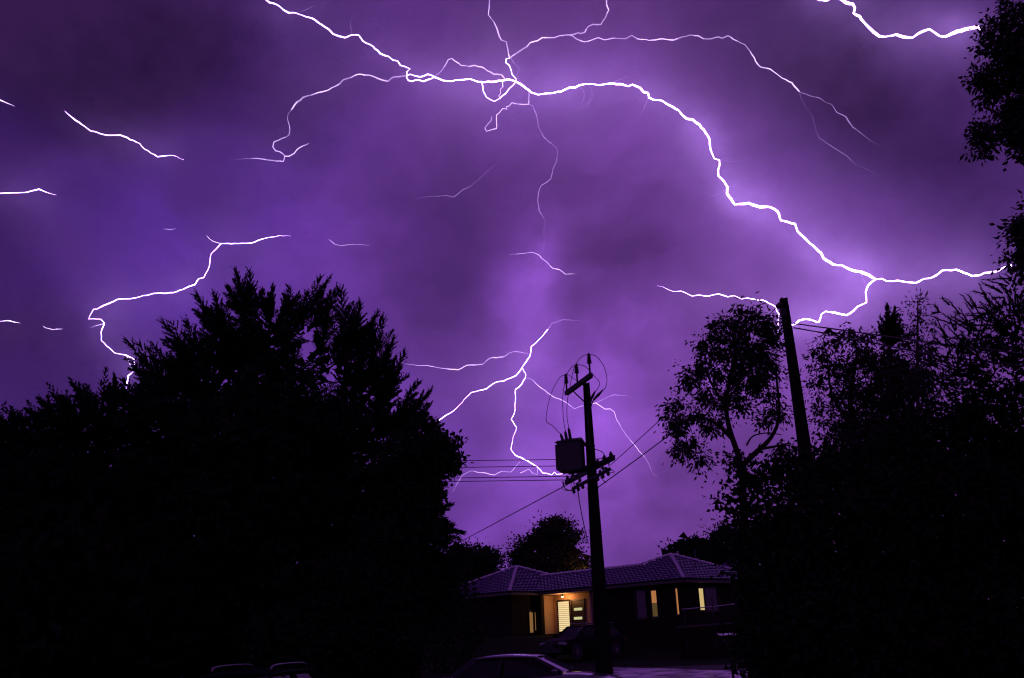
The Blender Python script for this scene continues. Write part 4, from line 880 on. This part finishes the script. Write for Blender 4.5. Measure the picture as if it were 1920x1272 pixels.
# unseen trees added behind the camera to keep low sky out of car reflections
def added_tree_belt():
    cr = Crown(); rr2 = random.Random(11)
    for i in range(34):
        x_ = -46 + i * 2.8; z_ = rr2.uniform(2.5, 7.0); c = np.array([x_, -11 - rr2.uniform(0, 5), z_ * .55]); r = np.array([2.6, 2.2, z_ * .62])
        n = 900; p, d = in_blob((c, r), n, .2, 1); cr.clumps(p, rng.uniform(.2, .55, n))
        p, d = in_blob((c, r), 700, .8, 1.02); cr.leaves(p, d + .6 * rng.normal(size=(700, 3)), rng.uniform(.2, .4, 700), rng.uniform(.05, .1, 700))
    mk_tris('added_tree_belt', np.concatenate(cr.t), M['leaf_shrub'], None, kind='stuff', label='added belt of dark trees behind the camera blocking the low sky')
added_tree_belt()

# ------------------------------------------------------------------ cars
def car_paint(name, c): return mat(name, c, .30, metal=.75, spec=.5, coat=1.0)
M['tyre'] = mat('tyre', (.012, .012, .012), .8); M['rim'] = mat('rim', (.25, .25, .26), .35, metal=.8); M['car_glass'] = mat('car_glass', (.004, .004, .005), .06, spec=.15)
M['chrome'] = mat('chrome', (.22, .22, .24), .3, metal=1); M['lens_red'] = mat('lens_red', (.10, .006, .006), .2); M['lens_clear'] = mat('lens_clear', (.3, .3, .32), .12); M['trim'] = mat('car_trim', (.012, .012, .013), .6)
def build_car(label, loc, rotz, paint, L=4.7, W=1.76, H=1.40, belt=.92, hood=.90, boot=.98, xa=(1.05, .25), xc=(-1.55, -.95), rails=False, wagon=False, name='car'):
    root = empty(name, loc, label, 'car', local=True, rotz=rotz); h = W / 2; f = L / 2
    # lower body: lofted sections nose to tail  (x, half width, floor z, shoulder z)
    st = [(f, .62, .38, .58), (f - .06, .80, .28, .66), (f - .35, .93, .20, hood - .12), (f - .9, .985, .19, hood - .03), (xa[0] + .05, 1, .19, hood + .02), (xa[0] - .5, 1, .18, belt), (0, 1, .18, belt), (xc[0] + .5, 1, .18, belt + .02), (xc[0] - .05, 1, .19, boot - .01), (-f + .5, .975, .21, boot - .02), (-f + .1, .90, .28, boot - .06), (-f + .02, .82, .34, boot - .14), (-f, .70, .40, .62)]
    m = MB(); n = 12; vs = []
    for x_, wf, zb_, zs_ in st:
        w = h * wf; dz = zs_ - zb_
        half = [(w * .80, zb_), (w * .96, zb_ + dz * .15), (w, zb_ + dz * .45), (w * .985, zb_ + dz * .74), (w * .93, zs_ - dz * .05), (w * .78, zs_ + .015)]
        ring = [(y, z) for y, z in half] + [(-y, z) for y, z in reversed(half)]
        vs += [(x_, y, z) for y, z in ring]
    fs = [(i * n + k, i * n + (k + 1) % n, (i + 1) * n + (k + 1) % n, (i + 1) * n + k) for i in range(len(st) - 1) for k in range(n)]
    fs += [tuple(range(n - 1, -1, -1)), tuple((len(st) - 1) * n + k for k in range(n))]
    body = m.add(vs, fs).build('body', paint, root, smooth=True); md = body.modifiers.new('sub', 'SUBSURF'); md.levels = 2; md.render_levels = 2
    # roof panel with crown and soft edges
    x1, x0 = xa[1], xc[1]; rw_ = h * .66; m = MB(); nx, ny = 10, 8; vs = []
    for i in range(nx + 1):
        t = i / nx; xx = x1 + (x0 - x1) * t; ez = H - .045 - .05 * (2 * t - 1) ** 2
        for k in range(ny + 1):
            q = 2 * k / ny - 1; vs.append((xx, q * rw_ * (1 - .04 * abs(2 * t - 1) ** 3), ez + .045 * (1 - q * q) ** .7))
    fs = [(i * (ny + 1) + k, i * (ny + 1) + k + 1, (i + 1) * (ny + 1) + k + 1, (i + 1) * (ny + 1) + k) for i in range(nx) for k in range(ny)]
    ro = m.add(vs, fs).build('roof', paint, root, smooth=True); md = ro.modifiers.new('thick', 'SOLIDIFY'); md.thickness = .05; md.offset = -1
    zr = H - .10; zbt = belt + .0
    TA = [(x1, s_ * rw_, zr + .01) for s_ in (-1, 1)]; BA = [(xa[0], s_ * h * .80, hood + .03) for s_ in (-1, 1)]
    TC_ = [(x0, s_ * rw_, zr + .01) for s_ in (-1, 1)]; BC_ = [(xc[0], s_ * h * .80, boot + .01) for s_ in (-1, 1)]
    xb = (x1 + x0) / 2 - .05
    for s_ in (0, 1):
        MB().bar(BA[s_], TA[s_], .05, .07).build('pillar', paint, root); MB().bar(BC_[s_], TC_[s_], .05, .13).build('pillar', paint, root)
        sg = (-1, 1)[s_]; MB().bar((xb - .06, sg * h * .84, belt), (xb, sg * rw_, zr), .04, .08).build('pillar', M['trim'], root)
        MB().tube(smooth_path([TA[s_], (x1 - .4, sg * (rw_ + .012), zr + .035), (x0 + .4, sg * (rw_ + .012), zr + .035), TC_[s_]]), .03, 8).build('roof_edge', paint, root, smooth=True)
        def pn(nm, q): mk(nm, [Vector(p) for p in q], [(0, 1, 2, 3)], M['car_glass'], root)
        o_ = .02
        pn('side_window', [(xa[0] - .05, sg * (h * .82 - o_), belt), (xb + .03, sg * (h * .84 - o_), belt), (xb + .05, sg * (rw_ - o_), zr), (x1 - .02, sg * (rw_ - o_), zr)])
        pn('side_window', [(xb - .07, sg * (h * .84 - o_), belt), (xc[0] + .1, sg * (h * .82 - o_), belt + .02), (x0 + .02, sg * (rw_ - o_), zr), (xb - .03, sg * (rw_ - o_), zr)])
        mm = MB().box((xa[0] - .12, sg * (h + .07), belt + .08), (.06, 0, 0), (0, .09, 0), (0, 0, .06)).build('wing_mirror', paint, root); bv = mm.modifiers.new('b', 'BEVEL'); bv.width = .03; bv.segments = 3
        for xd in (.15, -.75): MB().bar((xd - .09, sg * (h + .008), belt - .13), (xd + .09, sg * (h + .008), belt - .13), .025, .03).build('door_handle', M['trim'], root)
        for xs, nm, mm_ in ((f - .22, 'headlight', M['lens_clear']), (-f + .12, 'tail_light', M['lens_red'])):
            q = MB().box((xs, sg * h * .72, .70 if xs > 0 else .80), (.09, sg * -.03, 0), (.03 * (1 if xs < 0 else -1), .16, 0), (0, 0, .07)).build(nm, mm_, root); bv = q.modifiers.new('b', 'BEVEL'); bv.width = .03; bv.segments = 2
        for xw in (f - .95, -f + .98):
            c = Vector((xw, sg * (h - .10), .31)); ax = Vector((0, sg, 0))
            ar = MB().lathe(c + ax * .075, ax, [(0, .37), (.02, .37)], 24).build('wheel_arch', M['trim'], root)
            ty_ = MB().lathe(c - ax * .10, ax, [(0, .22), (.02, .29), (.05, .31), (.17, .31), (.20, .29), (.215, .21)], 24).build('wheel', M['tyre'], root, smooth=True)
            MB().lathe(c + ax * .085, ax, [(0, .205), (.03, .20), (.02, .05), (.035, .03)], 20).build('rim', M['rim'], ty_)
            for k in range(5):
                a = 2 * math.pi * k / 5; MB().bar(c + ax * .12, c + ax * .115 + Vector((math.cos(a), 0, math.sin(a))) * .19, .03, .04, up=ax).build('spoke', M['rim'], ty_)
    for nm, q in (('windscreen', [BA[0], BA[1], TA[1], TA[0]]), ('rear_window', [BC_[1], BC_[0], TC_[0], TC_[1]])):
        c = sum((Vector(p) for p in q), Vector()) / 4; mk(nm, [Vector(p) * .985 + c * .015 - Vector((0, 0, .012)) for p in q], [(0, 1, 2, 3)], M['car_glass'], root)
    MB().box((f - .01, 0, .42), (.05, 0, 0), (0, h * .78, 0), (0, 0, .11)).build('bumper', M['trim'], root); MB().box((-f + .01, 0, .42), (.05, 0, 0), (0, h * .78, 0), (0, 0, .11)).build('bumper', M['trim'], root)
    MB().box((f + .03, 0, .60), (.02, 0, 0), (0, h * .40, 0), (0, 0, .055)).build('grille', M['trim'], root)
    MB().box((-f - .03, 0, .62), (.012, 0, 0), (0, .24, 0), (0, 0, .06)).build('number_plate', M['concrete'], root)
    # seats and wheel seen through the glass
    for sy in (-.36, .36):
        q = MB().box((.05, sy, .72), (.24, 0, 0), (0, .22, 0), (0, 0, .12)); q.box((-.25, sy, .98), (.06, 0, -.03), (0, .22, 0), (.06, 0, .32)); q.build('seat', M['trim'], root)
    MB().tube([Vector((.52 + .05 * math.sin(a), .36 + .19 * math.cos(a), .98 + .18 * math.sin(a))) for a in [i * math.pi / 10 for i in range(21)]], .018, 6, caps=False).build('steering_wheel', M['trim'], root)
    if rails:
        for sg in (-1, 1):
            MB().tube(smooth_path([(x1 - .15, sg * rw_ * .9, H - .03), (x1 - .3, sg * rw_ * .9, H + .06), (x0 + .3, sg * rw_ * .9, H + .06), (x0 + .1, sg * rw_ * .9, H - .03)]), .022, 8).build('roof_rail', M['chrome'], root, smooth=True)
    return root
black = car_paint('black_paint', (.10, .09, .12)); grey = mat('dull_black_paint', (.005, .005, .006), .6, spec=.06)
sp = P(957, 1226, 21.3)
build_car('dark sedan with gleaming roof edge parked at the kerb below the transformer pole', (sp.x + .32, 21.3, -.10), R_(-13), black, L=4.9, H=1.41, belt=.93, hood=.985, boot=.965, xa=(.98, .36), xc=(-1.50, -1.0))
vp = P(1092, 1172, 46.5)
build_car('roof railed wagon parked on the slope before the lit porch', (vp.x, 46.5, gz(46.5)), R_(180 + 42), grey, L=4.7, W=1.84, H=1.57, belt=1.0, hood=.98, boot=1.02, xa=(1.15, .45), xc=(-2.15, -1.75), rails=True)
kp = P(465, 1251, 16.2)
build_car('dark car with only its roof showing below the huge cypress', (kp.x, 16.2, -.10), R_(-96), grey, H=1.37, xa=(1.1, .4), xc=(-2.0, -1.6), rails=True)
# lamp whose orange light catches the leaves behind the house
ol = P(1094, 1066, 77); lampp = empty('garden_lamp', (ol.x, 75.2, gz(75.2)), 'orange lamp glowing low among the leaves behind the roof ridge', 'lamp')
op = Vector((ol.x, 75.2, P(1094, 1084, 75.2).z))
MB().tube([Vector((op.x, op.y, gz(75.2))), op], .05, 8).build('post', M['dark_steel'], lampp)
MB().lathe(op, ZU, [(0, .05), (.08, .14), (.2, .12), (.26, .03)], 10).build('lantern', emit_mat('lantern', (1, .42, .06), 3), lampp)
l2 = bpy.data.lights.new('garden_light', 'POINT'); l2.energy = 70; l2.color = (1, .42, .08); l2.shadow_soft_size = .15
lo2 = bpy.data.objects.new('garden_light', l2); COL.objects.link(lo2); lo2.parent = lampp; lo2.location = op - Vector(lampp.location) + ZU * .45
